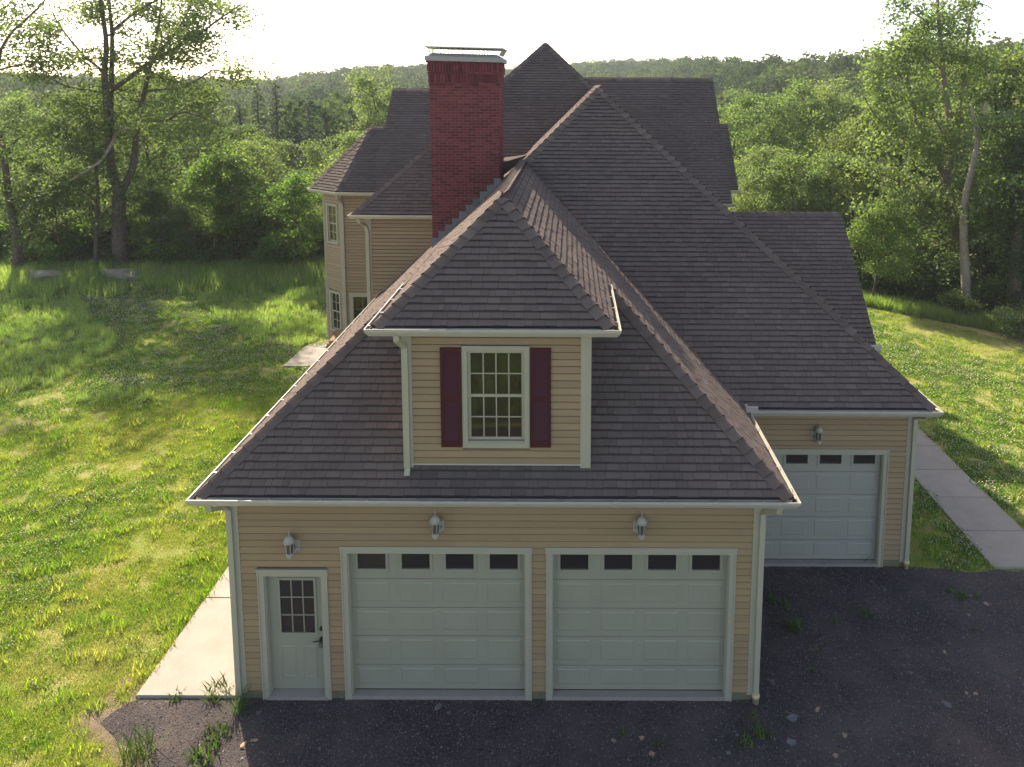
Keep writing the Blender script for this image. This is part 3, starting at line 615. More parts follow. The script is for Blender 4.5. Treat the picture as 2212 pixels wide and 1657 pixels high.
def garage_door(fr, h, m, zoff=0.):
    x0, x1, z0, z1 = h; root = MB(); dd = -.115
    zs = [.085, .545-.02, 1.06-.02, 1.56-.02, 2.06-.02, z1]
    fbox(root, fr, x0, x1, dd-.05, dd-.03, .08, z1)
    g = root.build('garage_door', m, HOUSE)
    casing(fr, h, parent=g); W = x1-x0; n = 4
    px = W/n
    for i in range(5):
        a, b = zs[i]+.004, zs[i+1]-.004
        sec = MB(); hol = []
        if i < 4:
            fbox(sec, fr, x0+.012, x1-.012, dd-.03, dd, a, b)
            sc = sec.build('section', m, g)
            for k in range(n):
                c = x0+px*(k+.5); w2 = px*.385; zz0, zz1 = a+.10, b-.06; mb = MB()
                e = .018
                # raised panel: a sunken rim around a proud field
                mb.add([fr(c-w2,dd+.001,zz0), fr(c+w2,dd+.001,zz0), fr(c+w2,dd+.001,zz1), fr(c-w2,dd+.001,zz1),
                        fr(c-w2+e,dd+.009,zz0+e), fr(c+w2-e,dd+.009,zz0+e), fr(c+w2-e,dd+.009,zz1-e), fr(c-w2+e,dd+.009,zz1-e),
                        fr(c-w2+2.2*e,dd+.008,zz0+2.2*e), fr(c+w2-2.2*e,dd+.008,zz0+2.2*e), fr(c+w2-2.2*e,dd+.008,zz1-2.2*e), fr(c-w2+2.2*e,dd+.008,zz1-2.2*e)],
                       [(0,1,5,4),(1,2,6,5),(2,3,7,6),(3,0,4,7),(4,5,9,8),(5,6,10,9),(6,7,11,10),(7,4,8,11),(8,9,10,11)])
                mb.build('panel', m, sc)
        else:
            hs = []
            for k in range(n):
                c = x0+px*(k+.5); hs.append((c-.225, c+.225, a+.17, b-.05))
            wall_core(sec, lambda x, d, z: fr(x, d+dd, z), x0+.012, x1-.012, a, b, hs, .03, 0)
            sc = sec.build('section', m, g)
            for q in hs:
                f = MB()
                for p in ((q[0]-.045,q[0],q[2]-.045,q[3]+.045),(q[1],q[1]+.045,q[2]-.045,q[3]+.045),(q[0],q[1],q[2]-.045,q[2]),(q[0],q[1],q[3],q[3]+.045)): fbox(f, fr, p[0], p[1], dd, dd+.014, p[2], p[3])
                f.build('window_frame', m, sc); fbox(MB(), fr, q[0], q[1], dd-.024, dd-.018, q[2], q[3]).build('pane', 'glassbrown', sc)
    MB().hexa([fr(x0-.1,.03,-.02), fr(x1+.1,.03,-.02), fr(x1+.1,-.14,-.02), fr(x0-.1,-.14,-.02), fr(x0,.02,.07), fr(x1,.02,.07), fr(x1,-.14,.085), fr(x0,-.14,.085)]).build('sill', 'sill', g)
    fbox(MB(), fr, x0+.02, x1-.02, dd-.03, dd+.008, .076, .092).build('weather_seal', 'black', g)
garage_door(FR1, G1, 'door'); garage_door(FR1, G2, 'door'); garage_door(FR3, G3, 'doorgrey')
# entry door
dm_ = MB(); x0, x1, z0, z1 = DOOR; fr = FR1; dd = -.10; lite = (-4.66, -4.105, 1.10, 2.03)
wall_core(dm_, lambda x, d, z: fr(x, d+dd, z), x0+.02, x1-.02, .10, z1-.022, [lite], .04, 0)
D = dm_.build('entry_door', 'door', HOUSE); casing(FR1, DOOR, parent=D)
f = MB()
for p in ((lite[0]-.035,lite[0]+.004,lite[2]-.035,lite[3]+.035),(lite[1]-.004,lite[1]+.035,lite[2]-.035,lite[3]+.035),(lite[0]+.004,lite[1]-.004,lite[2]-.035,lite[2]+.004),(lite[0]+.004,lite[1]-.004,lite[3]-.004,lite[3]+.035)): fbox(f, fr, p[0], p[1], dd-.005, dd+.016, p[2], p[3])
LF = f.build('lite_frame', 'door', D)
pw, ph = (lite[1]-lite[0])/3, (lite[3]-lite[2])/3
for i in range(3):
    for j in range(3): fbox(MB(), fr, lite[0]+i*pw+.004, lite[0]+(i+1)*pw-.004, dd-.02, dd-.012, lite[2]+j*ph+.004, lite[2]+(j+1)*ph-.004).build('pane', 'glassbrown', D)
for i in (1, 2):
    fbox(MB(), fr, lite[0]+i*pw-.008, lite[0]+i*pw+.008, dd-.012, dd+.004, lite[2], lite[3]).build('muntin', 'door', D)
    fbox(MB(), fr, lite[0]+.001, lite[1]-.001, dd-.011, dd+.0035, lite[2]+i*ph-.008, lite[2]+i*ph+.008).build('muntin', 'door', D)
for a, b in ((-4.67,-4.43),(-4.33,-4.09)):
    mb = MB(); e = .022; c, d2 = .30, .87
    mb.add([fr(a,dd+.001,c), fr(b,dd+.001,c), fr(b,dd+.001,d2), fr(a,dd+.001,d2), fr(a+e,dd+.012,c+e), fr(b-e,dd+.012,c+e), fr(b-e,dd+.012,d2-e), fr(a+e,dd+.012,d2-e), fr(a+2*e,dd+.005,c+2*e), fr(b-2*e,dd+.005,c+2*e), fr(b-2*e,dd+.005,d2-2*e), fr(a+2*e,dd+.005,d2-2*e)],
           [(0,1,5,4),(1,2,6,5),(2,3,7,6),(3,0,4,7),(4,5,9,8),(5,6,10,9),(6,7,11,10),(7,4,8,11),(8,9,10,11)]).build('door_panel', 'door', D)
def disc(mb, x, z, y0, y1, r): mb.tube([(x, y0, z), (x, y1, z)], r, 14)
mb = MB(); disc(mb, -4.005, 1.185, .10, .065, .032); mb.build('deadbolt', 'black', D, True)
mb = MB(); disc(mb, -4.005, 1.0, .10, .06, .034); mb.tube([(-4.005,.07,1.0),(-4.005,.035,1.0),(-4.03,.03,1.0),(-4.13,.03,.985)], [.012,.012,.012,.009], 8); mb.build('door_handle', 'black', D)
mb = MB(); mb.box(-4.045,-3.985,.035,.075,.87,.95); mb.tube([(-4.035,.05,.95),(-4.035,.05,.985),(-3.995,.05,.985),(-3.995,.05,.95)], .005, 6); mb.build('lock_box', 'brass', D)
MB().hexa([fr(x0-.1,.05,-.02), fr(x1+.1,.05,-.02), fr(x1+.1,-.14,-.02), fr(x0-.1,-.14,-.02), fr(x0,.04,.06), fr(x1,.04,.06), fr(x1,-.14,.10), fr(x0,-.14,.10)]).build('sill', 'sill', D)

def dh_window(fr, h, cols, rows, w=.07, gl='glass'):
    x0, x1, z0, z1 = h; mid = (z0+z1)/2+.01
    f = MB()
    fbox(f, fr, x0-w, x0+.01, -.06, .034, z0-w, z1+w); fbox(f, fr, x1-.01, x1+w, -.06, .034, z0-w, z1+w)
    fbox(f, fr, x0+.01, x1-.01, -.06, .033, z1-.01, z1+w); fbox(f, fr, x0+.01, x1-.01, -.06, .036, z0-w, z0+.01); fbox(f, fr, x0+.01, x1-.01, -.02, .02, z0+.01, z0+.035)
    W = f.build('window', 'trim', HOUSE)
    for a, b, d in ((mid-.02, z1-.008, -.015), (z0+.036, mid+.02, -.035)):
        sf = MB(); e = .045; xa, xb = x0+.012, x1-.012
        fbox(sf, fr, xa, xa+e, d-.03, d, a, b); fbox(sf, fr, xb-e, xb, d-.03, d, a, b); fbox(sf, fr, xa+e, xb-e, d-.03, d, a, a+e); fbox(sf, fr, xa+e, xb-e, d-.03, d, b-e, b)
        sf.build('sash', 'trim', W); gx0, gx1, gz0, gz1 = xa+e, xb-e, a+e, b-e
        pw, ph = (gx1-gx0)/cols, (gz1-gz0)/rows
        for i in range(cols):
            for j in range(rows): fbox(MB(), fr, gx0+i*pw+.002, gx0+(i+1)*pw-.002, d-.02, d-.014, gz0+j*ph+.002, gz0+(j+1)*ph-.002).build('pane', gl, W)
        for i in range(1, cols): fbox(MB(), fr, gx0+i*pw-.009, gx0+i*pw+.009, d-.014, d-.006, gz0, gz1).build('muntin', 'trim', W)
        for j in range(1, rows): fbox(MB(), fr, gx0+.001, gx1-.001, d-.0135, d-.0055, gz0+j*ph-.009, gz0+j*ph+.009).build('muntin', 'trim', W)
    fbox(MB(), fr, x0, x1, -.12, -.09, z0, z1).build('backing', 'black', W)
    return W
dh_window(FR1, DH, 4, 2)
for h in bw: dh_window(FRa, h, 2, 2, .055)
# patio door in the bay front
pd = MB(); x0, x1, z0, z1 = PD
PDo = casing(FRb, PD, .13, parent=HOUSE); PDo.name = 'patio_door'
for i in range(3):
    for j in range(4):
        pw, ph = (x1-x0)/3, (z1-z0)/4
        fbox(MB(), FRb, x0+i*pw+.012, x0+(i+1)*pw-.012, -.06, -.05, z0+j*ph+.012, z0+(j+1)*ph-.012).build('pane', 'glass', PDo)
fbox(MB(), FRb, x0, x1, -.09, -.065, z0, z1).build('muntin_grid', 'trim', PDo)
# shutters
for a, b in ((-1.985, -1.665), (-.605, -.285)):
    sf = MB(); z0, z1 = 4.36, 5.955; e = .05; zm = (z0+z1)/2-.05
    fbox(sf, FR1, a, a+e, .02, .055, z0, z1); fbox(sf, FR1, b-e, b, .02, .055, z0, z1)
    for c, d in ((z0, z0+.11), (zm, zm+.08), (z1-.08, z1)): fbox(sf, FR1, a+e, b-e, .02, .0545, c, d)
    sh = sf.build('shutter', 'shutter', HOUSE)
    for c, d in ((z0+.11, zm), (zm+.08, z1-.08)):
        n = int((d-c)/.034)
        for k in range(n):
            z = c+(d-c)*k/n; hh = (d-c)/n
            MB().hexa([FR1(a+e,.046,z), FR1(b-e,.046,z), FR1(b-e,.022,z), FR1(a+e,.022,z), FR1(a+e,.030,z+hh*.98), FR1(b-e,.030,z+hh*.98), FR1(b-e,.02,z+hh*.98), FR1(a+e,.02,z+hh*.98)]).build('louver', 'shutter', sh)
# flashing strip under dormer
MB().add([(dw0+.13,-.03,4.052),(dw1-.14,-.03,4.052),(dw1-.14,-.03,4.078),(dw0+.13,-.03,4.078),(dw0+.13,-.0,4.052),(dw1-.14,-.0,4.052)], [(0,1,2,3),(4,5,1,0)]).build('flashing', 'galv', HOUSE)

# ---- chimney
cx0, cx1, cy0, cy1 = -3.60, -1.83, 8.5, 9.72
core = MB(); core.box(cx0+.006, cx1-.006, cy0+.006, cy1-.006, 4.6, 10.62)
CH = core.build('chimney', 'mortar', HOUSE, label='tall red brick chimney with corbelled top')
def brick(x0, x1, y0, y1, z0, z1): 
    j = random.uniform(-.002, .002); mb = MB().box(x0, x1, y0+j, y1, z0, z1); piece('brick', mb.v, mb.f, random.random(), 'brick')
def course(z0, z1, g, L, off, depth=.09):
    a, b, c, d = cx0-g, cx1+g, cy0-g, cy1+g; jt = .010; x = a-off
    while x < b-.02:
        p, q = max(a, x), min(b, x+L-jt)
        if q-p > .03: brick(p, q, c, c+depth, z0, z1)
        x += L
    y = c+depth+jt+ (L/2-off if off else 0)*.5
    y = c+depth+jt
    while y < d-.02:
        q = min(d, y+(L if L > .15 else L)-jt)
        if q-y > .03: mb = MB().box(b-depth, b+random.uniform(-.003,.003), y, q, z0, z1); piece('brick', mb.v, mb.f, random.random(), 'brick')
        y += L
    MBX.box(a, a+depth, c+depth+jt, d, z0, z1-.0, .5)
MBX = MB()
z = 4.86; k = 0
while z < 9.93:
    course(z, z+.0615, 0, .2135, .107 if k % 2 else 0); z += .0715; k += 1
zt = z
course(zt, zt+.0615, .02, .2135, 0); course(zt+.0715, zt+.0715+.215, .025, .0735, 0); course(zt+.297, zt+.358, .045, .2135, .1); course(zt+.368, zt+.368+.20, .05, .0735, 0); course(zt+.578, zt+.64, .075, .2135, .0); 
ztop = zt+.66
MBX.build('side_brickwork', 'brick', CH)
def tilt(o): o.matrix_world = Matrix.Translation((cx0, cy0, ztop)) @ Matrix.Rotation(R(1.3), 4, 'Y') @ Matrix.Translation((-cx0, -cy0, -ztop)); return o
cr = MB(); a, b, c, d = cx0-.10, cx1+.10, cy0-.10, cy1+.10; i = .17
cr.add([(a,c,ztop-.03),(b,c,ztop-.03),(b,d,ztop-.03),(a,d,ztop-.03),(a,c,ztop+.08),(b,c,ztop+.08),(b,d,ztop+.08),(a,d,ztop+.08),(a+i,c+i,ztop+.17),(b-i,c+i,ztop+.17),(b-i,d-i,ztop+.17),(a+i,d-i,ztop+.17)],
       [(0,3,2,1),(0,1,5,4),(1,2,6,5),(2,3,7,6),(3,0,4,7),(4,5,9,8),(5,6,10,9),(6,7,11,10),(7,4,8,11),(8,9,10,11)])
tilt(cr.build('chimney_crown', 'crown', CH))
ld = MB(); a, b, c, d = cx0-.13, cx1+.13, cy0-.13, cy1+.13; z = ztop+.33; i = .14
ld.add([(a,c,z-.02),(b,c,z-.02),(b,d,z-.02),(a,d,z-.02),(a,c,z),(b,c,z),(b,d,z),(a,d,z),(a+i,c+i,z+.06),(b-i,c+i,z+.06),(b-i,d-i,z+.06),(a+i,d-i,z+.06)],
       [(0,3,2,1),(0,1,5,4),(1,2,6,5),(2,3,7,6),(3,0,4,7),(4,5,9,8),(5,6,10,9),(6,7,11,10),(7,4,8,11),(8,9,10,11)])
tilt(ld.build('chimney_cap', 'galv', CH))
for yy, y2 in ((cy0-.02, cy0-.10), (cy1+.02, cy1+.1)):
    for q in range(7):
        xx = cx0+.05+(cx1-cx0-.1)*q/6
        for e in (-.045, .045): tilt(MB().tube([(xx+e*.8,yy+.03,ztop+.15),(xx+e*1.2,y2+.03,ztop+.31)], .009, 5).build('cap_leg', 'galv', CH))
for xx, x2 in ((cx0-.0, cx0-.09), (cx1+.0, cx1+.09)):
    for q in range(9):
        y_ = cy0+(cy1-cy0)*q/8; tilt(MB().tube([(xx,y_,ztop+.15),(x2,y_,ztop+.31)], .008, 5).build('cap_leg', 'galv', CH))
# step flashing on the front face
for q in range(10):
    xa = cx0-.02+q*.182; xb = min(xa+.186, cx1+.03); zb = zL(xa)-.25; ztp = zL(xb)+.13
    mb = MB(); mb.box(xa, xb, cy0-.016-.003*(q % 2), cy0-.005, zb, ztp, random.random()); mb.build('step_flashing', 'lead', CH)
mb = MB(); mb.add([(cx1-.05,cy1+.02,zL(cx1)+.5),(xm+.05,cy1+.02,zL(xm)+.02),(cx1-.05,cy1+1.0,zL(cx1)+.5),(cx1-.05,cy1-.25,zL(cx1)+.46),(cx1-.02,cy1-.25,zL(cx1)+.1)], [(0,1,2),(0,3,1),(3,4,1)]); mb.build('cricket', 'shingle', CH)
# ---- pieces: the 300 nearest as parts of their own, the rest one joined part
HOST = {'shingle': ROOFO, 'ridge_cap': ROOFO, 'siding_board': WALLO, 'brick': CH}
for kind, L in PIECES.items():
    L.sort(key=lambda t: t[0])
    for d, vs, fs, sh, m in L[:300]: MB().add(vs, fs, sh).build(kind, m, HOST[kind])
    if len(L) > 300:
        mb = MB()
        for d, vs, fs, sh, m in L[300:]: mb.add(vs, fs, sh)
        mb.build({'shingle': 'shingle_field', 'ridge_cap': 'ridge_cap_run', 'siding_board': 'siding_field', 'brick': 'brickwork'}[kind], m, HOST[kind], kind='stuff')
print('pieces', {k: len(v) for k, v in PIECES.items()})
# leaf litter in the right valley and roof specks
mb = MB()
for q in range(260):
    t = random.random()**.8; x = xr+(xm-xr)*t*.8+random.gauss(0, .03); y = ye+(xr-x)+random.gauss(0, .03); z = max(zRt(x), zW(y))+.025+random.random()*.02; r = random.uniform(.012, .03)
    a = random.random()*6.3; mb.add([(x+r*math.cos(a),y+r*math.sin(a),z),(x-r*.6*math.sin(a),y+r*.6*math.cos(a),z+.008),(x-r*math.cos(a),y-r*math.sin(a),z),(x+r*.6*math.sin(a),y-r*.6*math.cos(a),z-.004)], [(0,1,2,3)], random.random())
mb.build('leaf_litter', 'deadleaf', kind='stuff', label='brown leaf litter caught in the roof valley')

# ================================================================== WALL LANTERNS
def lantern(x, z, y, side, label):
    t = empty('wall_lantern', (x, y, z), label=label, cat='lantern', group='coach lanterns on the garage walls')
    yw = .10
    mb = MB(); mb.box(side*.085-.04, side*.085+.04, yw+.0, yw+.02, -.15, .03); mb.build('back_plate', 'lantern', t)
    mb = MB(); mb.tube([(side*.09,yw,-.08),(side*.05,yw-.03,-.13),(0,-.0,-.155)], [.03,.03,.025], 8); mb.build('arm', 'lantern', t, True)
    mb = MB(); mb.lathe([(.015,-.225),(.03,-.20),(.055,-.185),(.06,-.13),(.066,-.125),(.066,-.115)], n=10); mb.build('base', 'lantern', t)
    mb = MB(); mb.lathe([(.050,-.115),(.062,.0),(.066,.06)], n=6); mb.build('glass', 'lampglass', t)
    for k in range(6):
        a = 2*math.pi*k/6; mb = MB(); mb.tube([(.056*math.cos(a),.056*math.sin(a),-.118),(.068*math.cos(a),.068*math.sin(a),0),(.071*math.cos(a),.071*math.sin(a),.062)], .0055, 5); mb.build('rib', 'lantern', t)
    mb = MB(); mb.lathe([(.072,.055),(.098,.062),(.100,.075),(.085,.085),(.07,.115),(.05,.15),(.042,.155),(.030,.165),(.012,.175)], n=12); mb.build('cap', 'lantern', t)
    mb = MB(); mb.lathe([(.008,.172),(.013,.185),(.007,.2),(.010,.215),(.004,.24),(.002,.262)], n=8); mb.build('finial', 'lantern', t, True)
    mb = MB(); mb.lathe([(.012,-.112),(.018,-.06),(.025,-.03),(.02,.0),(.004,.012)], n=8); mb.build('bulb', 'crown', t, True)
lantern(-4.385, 2.755, -.125, 1, 'white coach lantern above the entry door, lowest on the front wall')
lantern(-2.09, 3.10, -.125, 1, 'white coach lantern above the left of the two front garage doors')
lantern(1.14, 3.10, -.125, -1, 'white coach lantern above the right of the two front garage doors')
lantern(5.06, 2.96, W3Y-.125, -1, 'white coach lantern above the set-back third garage door')

# ================================================================== VEGETATION
def leaf_quads(C, size, sh, up=.35, asp=.62, rng=RNG):
    N = len(C); n = rng.normal(size=(N, 3)); n[:, 2] = np.abs(n[:, 2])+up; n /= np.linalg.norm(n, axis=1)[:, None]
    t = rng.normal(size=(N, 3)); t -= n*np.sum(n*t, 1)[:, None]; t /= np.linalg.norm(t, axis=1)[:, None]; b = np.cross(n, t)
    sz = size*rng.uniform(.65, 1.35, (N, 1)); a = t*sz*.5; c = b*sz*.5*asp
    fold = n*sz*.12
    V = np.stack([C-a, C-c-fold, C+a, C+c-fold], 1).reshape(-1, 3)
    return V, np.arange(4*N).reshape(N, 4), np.clip(sh, 0, 1)
def poly_pts(P, n):
    P = np.array(P, float); L = np.r_[0, np.cumsum(np.linalg.norm(np.diff(P, axis=0), axis=1))]; t = np.linspace(0, L[-1], n)
    return np.stack([np.interp(t, L, P[:, k]) for k in range(3)], 1)
def wiggle(P, a, rng):
    P = np.array(P); P[1:-1] += rng.normal(size=P[1:-1].shape)*a; return P
def grow(limbs, rng, sub=5, sublen=(.8, 2.2), n_leaf=90, spread=.55, leaf=.16, droop=0., flat=.6, start=.3, twig=2, dark=0., gap=0., updir=.25):
    """limbs: list of (points, r0, r1, leafy). Adds side branches, twigs and leaf sprays. returns (trunk MB, leaf arrays)"""
    T_ = MB(); cen = []; shd = []; szs = []
    for P, r0, r1, leafy in limbs:
        P = np.array(P, float); n = len(P); T_.tube(P, list(np.linspace(r0, r1, n)), 8 if r0 > .12 else 6, cap=False)
        if not leafy: continue
        L = np.sum(np.linalg.norm(np.diff(P, axis=0), axis=1)); m = max(2, int(sub*leafy*max(1, L/3)))
        Q = poly_pts(P, 40)
        for k in range(m):
            t = start+(1-start)*((k+rng.random())/m); i = min(38, int(t*39)); p = Q[i]; d = Q[i+1]-Q[i]; d /= np.linalg.norm(d)+1e-9
            o = rng.normal(size=3); o -= d*(o@d)*.7; o[2] = o[2]*.6+updir; o /= np.linalg.norm(o)
            ln = rng.uniform(*sublen)*(1.15-.5*t); e = p+o*ln+np.array([0, 0, -droop*ln]); mid = (p+e)/2+rng.normal(size=3)*.12*ln+np.array([0, 0, .1*ln])
            rr = max(.012, (r0+(r1-r0)*t)*.35); T_.tube([p, mid, e], [rr, rr*.6, .008], 5, cap=False)
            anchors = [e, mid*.4+e*.6]
            for _ in range(twig):
                b0 = mid+(e-mid)*rng.random(); oo = rng.normal(size=3); oo[2] *= .5; te = b0+oo/np.linalg.norm(oo)*ln*.5*rng.random()
                T_.tube([b0, te], [rr*.35, .006], 4, cap=False); anchors.append(te)
            for a in anchors:
                if rng.random() < gap: continue
                nl = int(n_leaf*rng.uniform(.5, 1.4)); sp = spread*rng.uniform(.6, 1.25)
                c = a+rng.normal(size=(nl, 3))*np.array([sp, sp, sp*flat]); cen.append(c); shd.append(np.clip(rng.normal(.5-dark, .12)+rng.normal(size=nl)*.18, 0, 1))
    C = np.concatenate(cen); return T_, C, np.concatenate(shd), leaf
def auto_limbs(h, rng, r=.2, nl=9, crown0=.3, width=2.5, lean=.05, rise=.55, fork=0, zig=.04):
    top = np.array([rng.normal()*lean*h, rng.normal()*lean*h, h])
    tr = wiggle(poly_pts([(0, 0, -.15), tuple(top*.5+np.array([rng.normal()*lean*h*.6, rng.normal()*lean*h*.6, 0])), tuple(top)], 8), zig*.3*h*.2, rng)
    limbs = [(tr, r, r*.12, .6)]; Q = poly_pts(tr, 40)
    for k in range(nl):
        t = crown0+(.95-crown0)*(k+.5*rng.random())/nl; p = Q[int(t*39)]; az = 2.4*k+rng.normal()*.4
        prof = math.sin(math.pi*min(1, .18+.82*(t-crown0)/(1-crown0)))**.6; L = width*max(.35, prof)*rng.uniform(.75, 1.2)
        e = p+np.array([math.cos(az)*L, math.sin(az)*L, rise*L*rng.uniform(.4, 1.3)]); m = (p+e)/2+np.array([0, 0, .12*L])+rng.normal(size=3)*.08*L
        limbs.append((poly_pts([p, m, e], 5), r*(1.05-t)*.6+.02, .015, 1.))
    return limbs
def tree_meshes(name, limbs, rng, bark, leafm, **kw):
    T_, C, sh, leaf = grow(limbs, rng, **kw); tm = T_.mesh(name+'_trunk'); tm.materials.append(M[bark]); tm.shade_smooth()
    V, Q, s_ = leaf_quads(C, leaf, sh, rng=rng); cm = npmesh(name+'_crown', V, Q, s_, [leafm]); return tm, cm
def place(name, meshes, loc, rz=0., sc=1., label=None, cat='tree', group=None, zs=None):
    t = empty(name, loc, rz, sc, label=label, cat=cat, group=group)
    if zs: t.scale = (sc, sc, zs)
    o = bpy.data.objects.new('trunk', meshes[0]); COL.objects.link(o); o.parent = t
    o = bpy.data.objects.new('crown', meshes[1]); COL.objects.link(o); o.parent = t
    return t
def conifer(rng, h=11, r=2.2):
    T_ = MB(); T_.tube([(0,0,-.1),(0,0,h*.5),(0,0,h)], [.16,.1,.02], 7, cap=False); C = []; sh = []
    for k in range(60):
        t = .08+.9*k/60; z = h*t; L = r*(1-t)**.8*rng.uniform(.7, 1.15)+.15; az = 2.4*k+rng.normal()*.3; e = np.array([math.cos(az)*L, math.sin(az)*L, z-.12*L]); T_.tube([(0,0,z), e], [.03,.008], 4, cap=False)
        n = int(110*L); q = rng.random(n)**.7; c = np.array([0, 0, z])+(e-np.array([0, 0, z]))*q[:, None]+rng.normal(size=(n, 3))*np.array([.16, .16, .10])*(.5+L*.3); C.append(c); sh.append(np.clip(rng.normal(.5, .15)+rng.normal(size=n)*.15, 0, 1))
    tm = T_.mesh('conifer_trunk'); tm.materials.append(M['bark']); V, Q, s_ = leaf_quads(np.concatenate(C), .17, np.concatenate(sh), asp=.35, rng=rng); return tm, npmesh('conifer_crown', V, Q, s_, ['needle'])
rg = lambda k: np.random.default_rng(k)
VAR = {}
for k, (lm, h, w, r) in enumerate((('leafA',10,2.6,.15),('leafA',12,3.2,.2),('leafB',8,2.4,.11),('leafC',11,3.0,.16),('leafC',9,2.8,.13),('leafD',10,2.4,.16))):
    VAR[k] = tree_meshes('tree%d' % k, auto_limbs(h, rg(20+k), r, 13, .30, w, .05, .55), rg(40+k), 'bark', lm, sub=4, n_leaf=46, spread=.42, leaf=.19, twig=2, sublen=(.6, 1.7))
CON = [conifer(rg(60), 11, 2.3), conifer(rg(61), 9, 2.0)]
SAP = [tree_meshes('sapling%d' % k, auto_limbs(4.6, rg(70+k), .06, 9, .3, 1.5, .06, .5), rg(80+k), 'bark', lm, sub=4, n_leaf=46, spread=.28, leaf=.13, twig=2, sublen=(.35, .9)) for k, lm in enumerate(('leafB', 'leafA', 'leafC'))]
SHR = [tree_meshes('shrub%d' % k, [(poly_pts([(0,0,-.05),(math.cos(a)*.5,math.sin(a)*.5,.8),(math.cos(a)*1.1,math.sin(a)*1.1,1.3)], 5), .04, .01, 1.) for a in np.linspace(0, 6.28, 9)[:-1]+.3*k], rg(90+k), 'bark', lm, sub=4, n_leaf=48, spread=.26, leaf=.12, twig=2, sublen=(.3, .8), start=.1) for k, lm in enumerate(('leafA', 'leafA', 'leafB', 'leafC'))]

# ---- hero tree on the left: limbs traced from the picture at the depth of its base
base = onz(262, 592); YT = base[1]
def px(L, y, dy=0.): 
    n = len(L); return [ony(u, v, y+dy*i/(n-1)) for i, (u, v) in enumerate(L)]
def local(L, b): return [np.array(p)-b for p in L]
trunk = local(px([(262,592),(259,530),(256,469),(258,425)], YT), base)
sA = local(px([(258,425),(242,372),(235,313),(231,235),(225,156),(231,98),(223,39),(210,-60),(205,-130)], YT, -1.5), base)
sB = local(px([(235,300),(238,250),(240,188),(243,80),(235,0),(240,-120)], YT, 1.5), base)
lR = local(px([(238,196),(274,172),(325,133),(375,106),(430,74),(475,40),(520,10)], YT, -2.5), base)
sC = local(px([(258,425),(289,360),(293,305),(301,254),(313,196),(325,140),(340,70),(352,-20)], YT, 2.0), base)
lD = local(px([(300,260),(360,262),(391,240),(430,250),(485,275)], YT, -3.0), base)
lE = local(px([(313,196),(400,190),(460,150),(530,160),(560,190)], YT, 3.), base)
lF = local(px([(225,156),(180,120),(130,60),(100,0)], YT, 2.), base)
lG = local(px([(228,200),(150,190),(90,160)], YT, -2.), base)
lH = local(px([(238,70),(300,20),(380,-20),(440,-60)], YT, 2.5), base)
lI = local(px([(325,140),(390,60),(450,0)], YT, 4.), base)
lJ = local(px([(325,133),(380,70),(410,20),(420,-40)], YT, -3.), base)
limbs = [(trunk,.40,.34,0),(sA,.24,.05,.8),(sB,.17,.04,.9),(lR,.13,.03,1.3),(sC,.20,.04,1.),(lD,.09,.02,1.2),(lE,.07,.02,1.2),(lF,.08,.02,1.2),(lG,.07,.02,.9),(lH,.08,.02,1.3),(lI,.06,.02,1.2),(lJ,.06,.02,1.2)]
limbs = [(poly_pts(p, max(6, len(p)*2)), a, b, c) for p, a, b, c in limbs]
hero = tree_meshes('hero', limbs, rg(5), 'bark', 'leafA', sub=4.2, n_leaf=50, spread=.5, leaf=.17, twig=3, sublen=(.8, 2.4), start=.25, droop=.1, updir=.1, gap=.1)
place('forked_tree', hero, tuple(base), label='tall forked tree with thick grey trunk at the left lawn edge')
dl = [(291,291),(274,278),(254,280),(243,309),(219,348),(188,368),(151,391)]
t = bpy.data.objects['forked_tree']
mb = MB(); mb.tube(poly_pts(local(px(dl, YT, -2.), base), 12), list(np.linspace(.10, .05, 12)), 7); mb.build('broken_limb', 'deadwood', t, True)
# ---- tree at the far left edge
b2 = onz(38, 597); Y2 = b2[1]
lm2 = [(local(px([(38,597),(38,520),(22,440),(14,380),(8,330),(-10,240)], Y2), b2),.26,.10,.5),(local(px([(-10,240),(0,110),(23,70),(51,47),(90,10),(120,-30)], Y2, -3), b2),.10,.03,1.2),(local(px([(-10,240),(-40,100),(-30,-20)], Y2, 2), b2),.12,.03,1.2),
       (local(px([(0,150),(60,135),(110,160)], Y2, -2), b2),.05,.02,1.2),(local(px([(30,480),(60,420),(100,400)], Y2, 1), b2),.06,.02,1.2),(local(px([(25,440),(-20,380),(-60,340)], Y2, -1), b2),.08,.02,1.2),(local(px([(45,560),(90,440),(130,395),(150,380)], Y2, 2), b2),.08,.02,1.),(local(px([(8,330),(50,290),(90,280)], Y2, -2), b2),.06,.02,1.2)]
lm2 = [(poly_pts(p, max(6, len(p)*2)), a, b, c) for p, a, b, c in lm2]
place('leaning_tree', tree_meshes('edge', lm2, rg(6), 'bark', 'leafA', sub=3.2, n_leaf=46, spread=.5, leaf=.17, twig=3, sublen=(.7, 2.), start=.15, droop=.1), tuple(b2), label='slender leaning tree at the left edge of the picture beside a boulder')
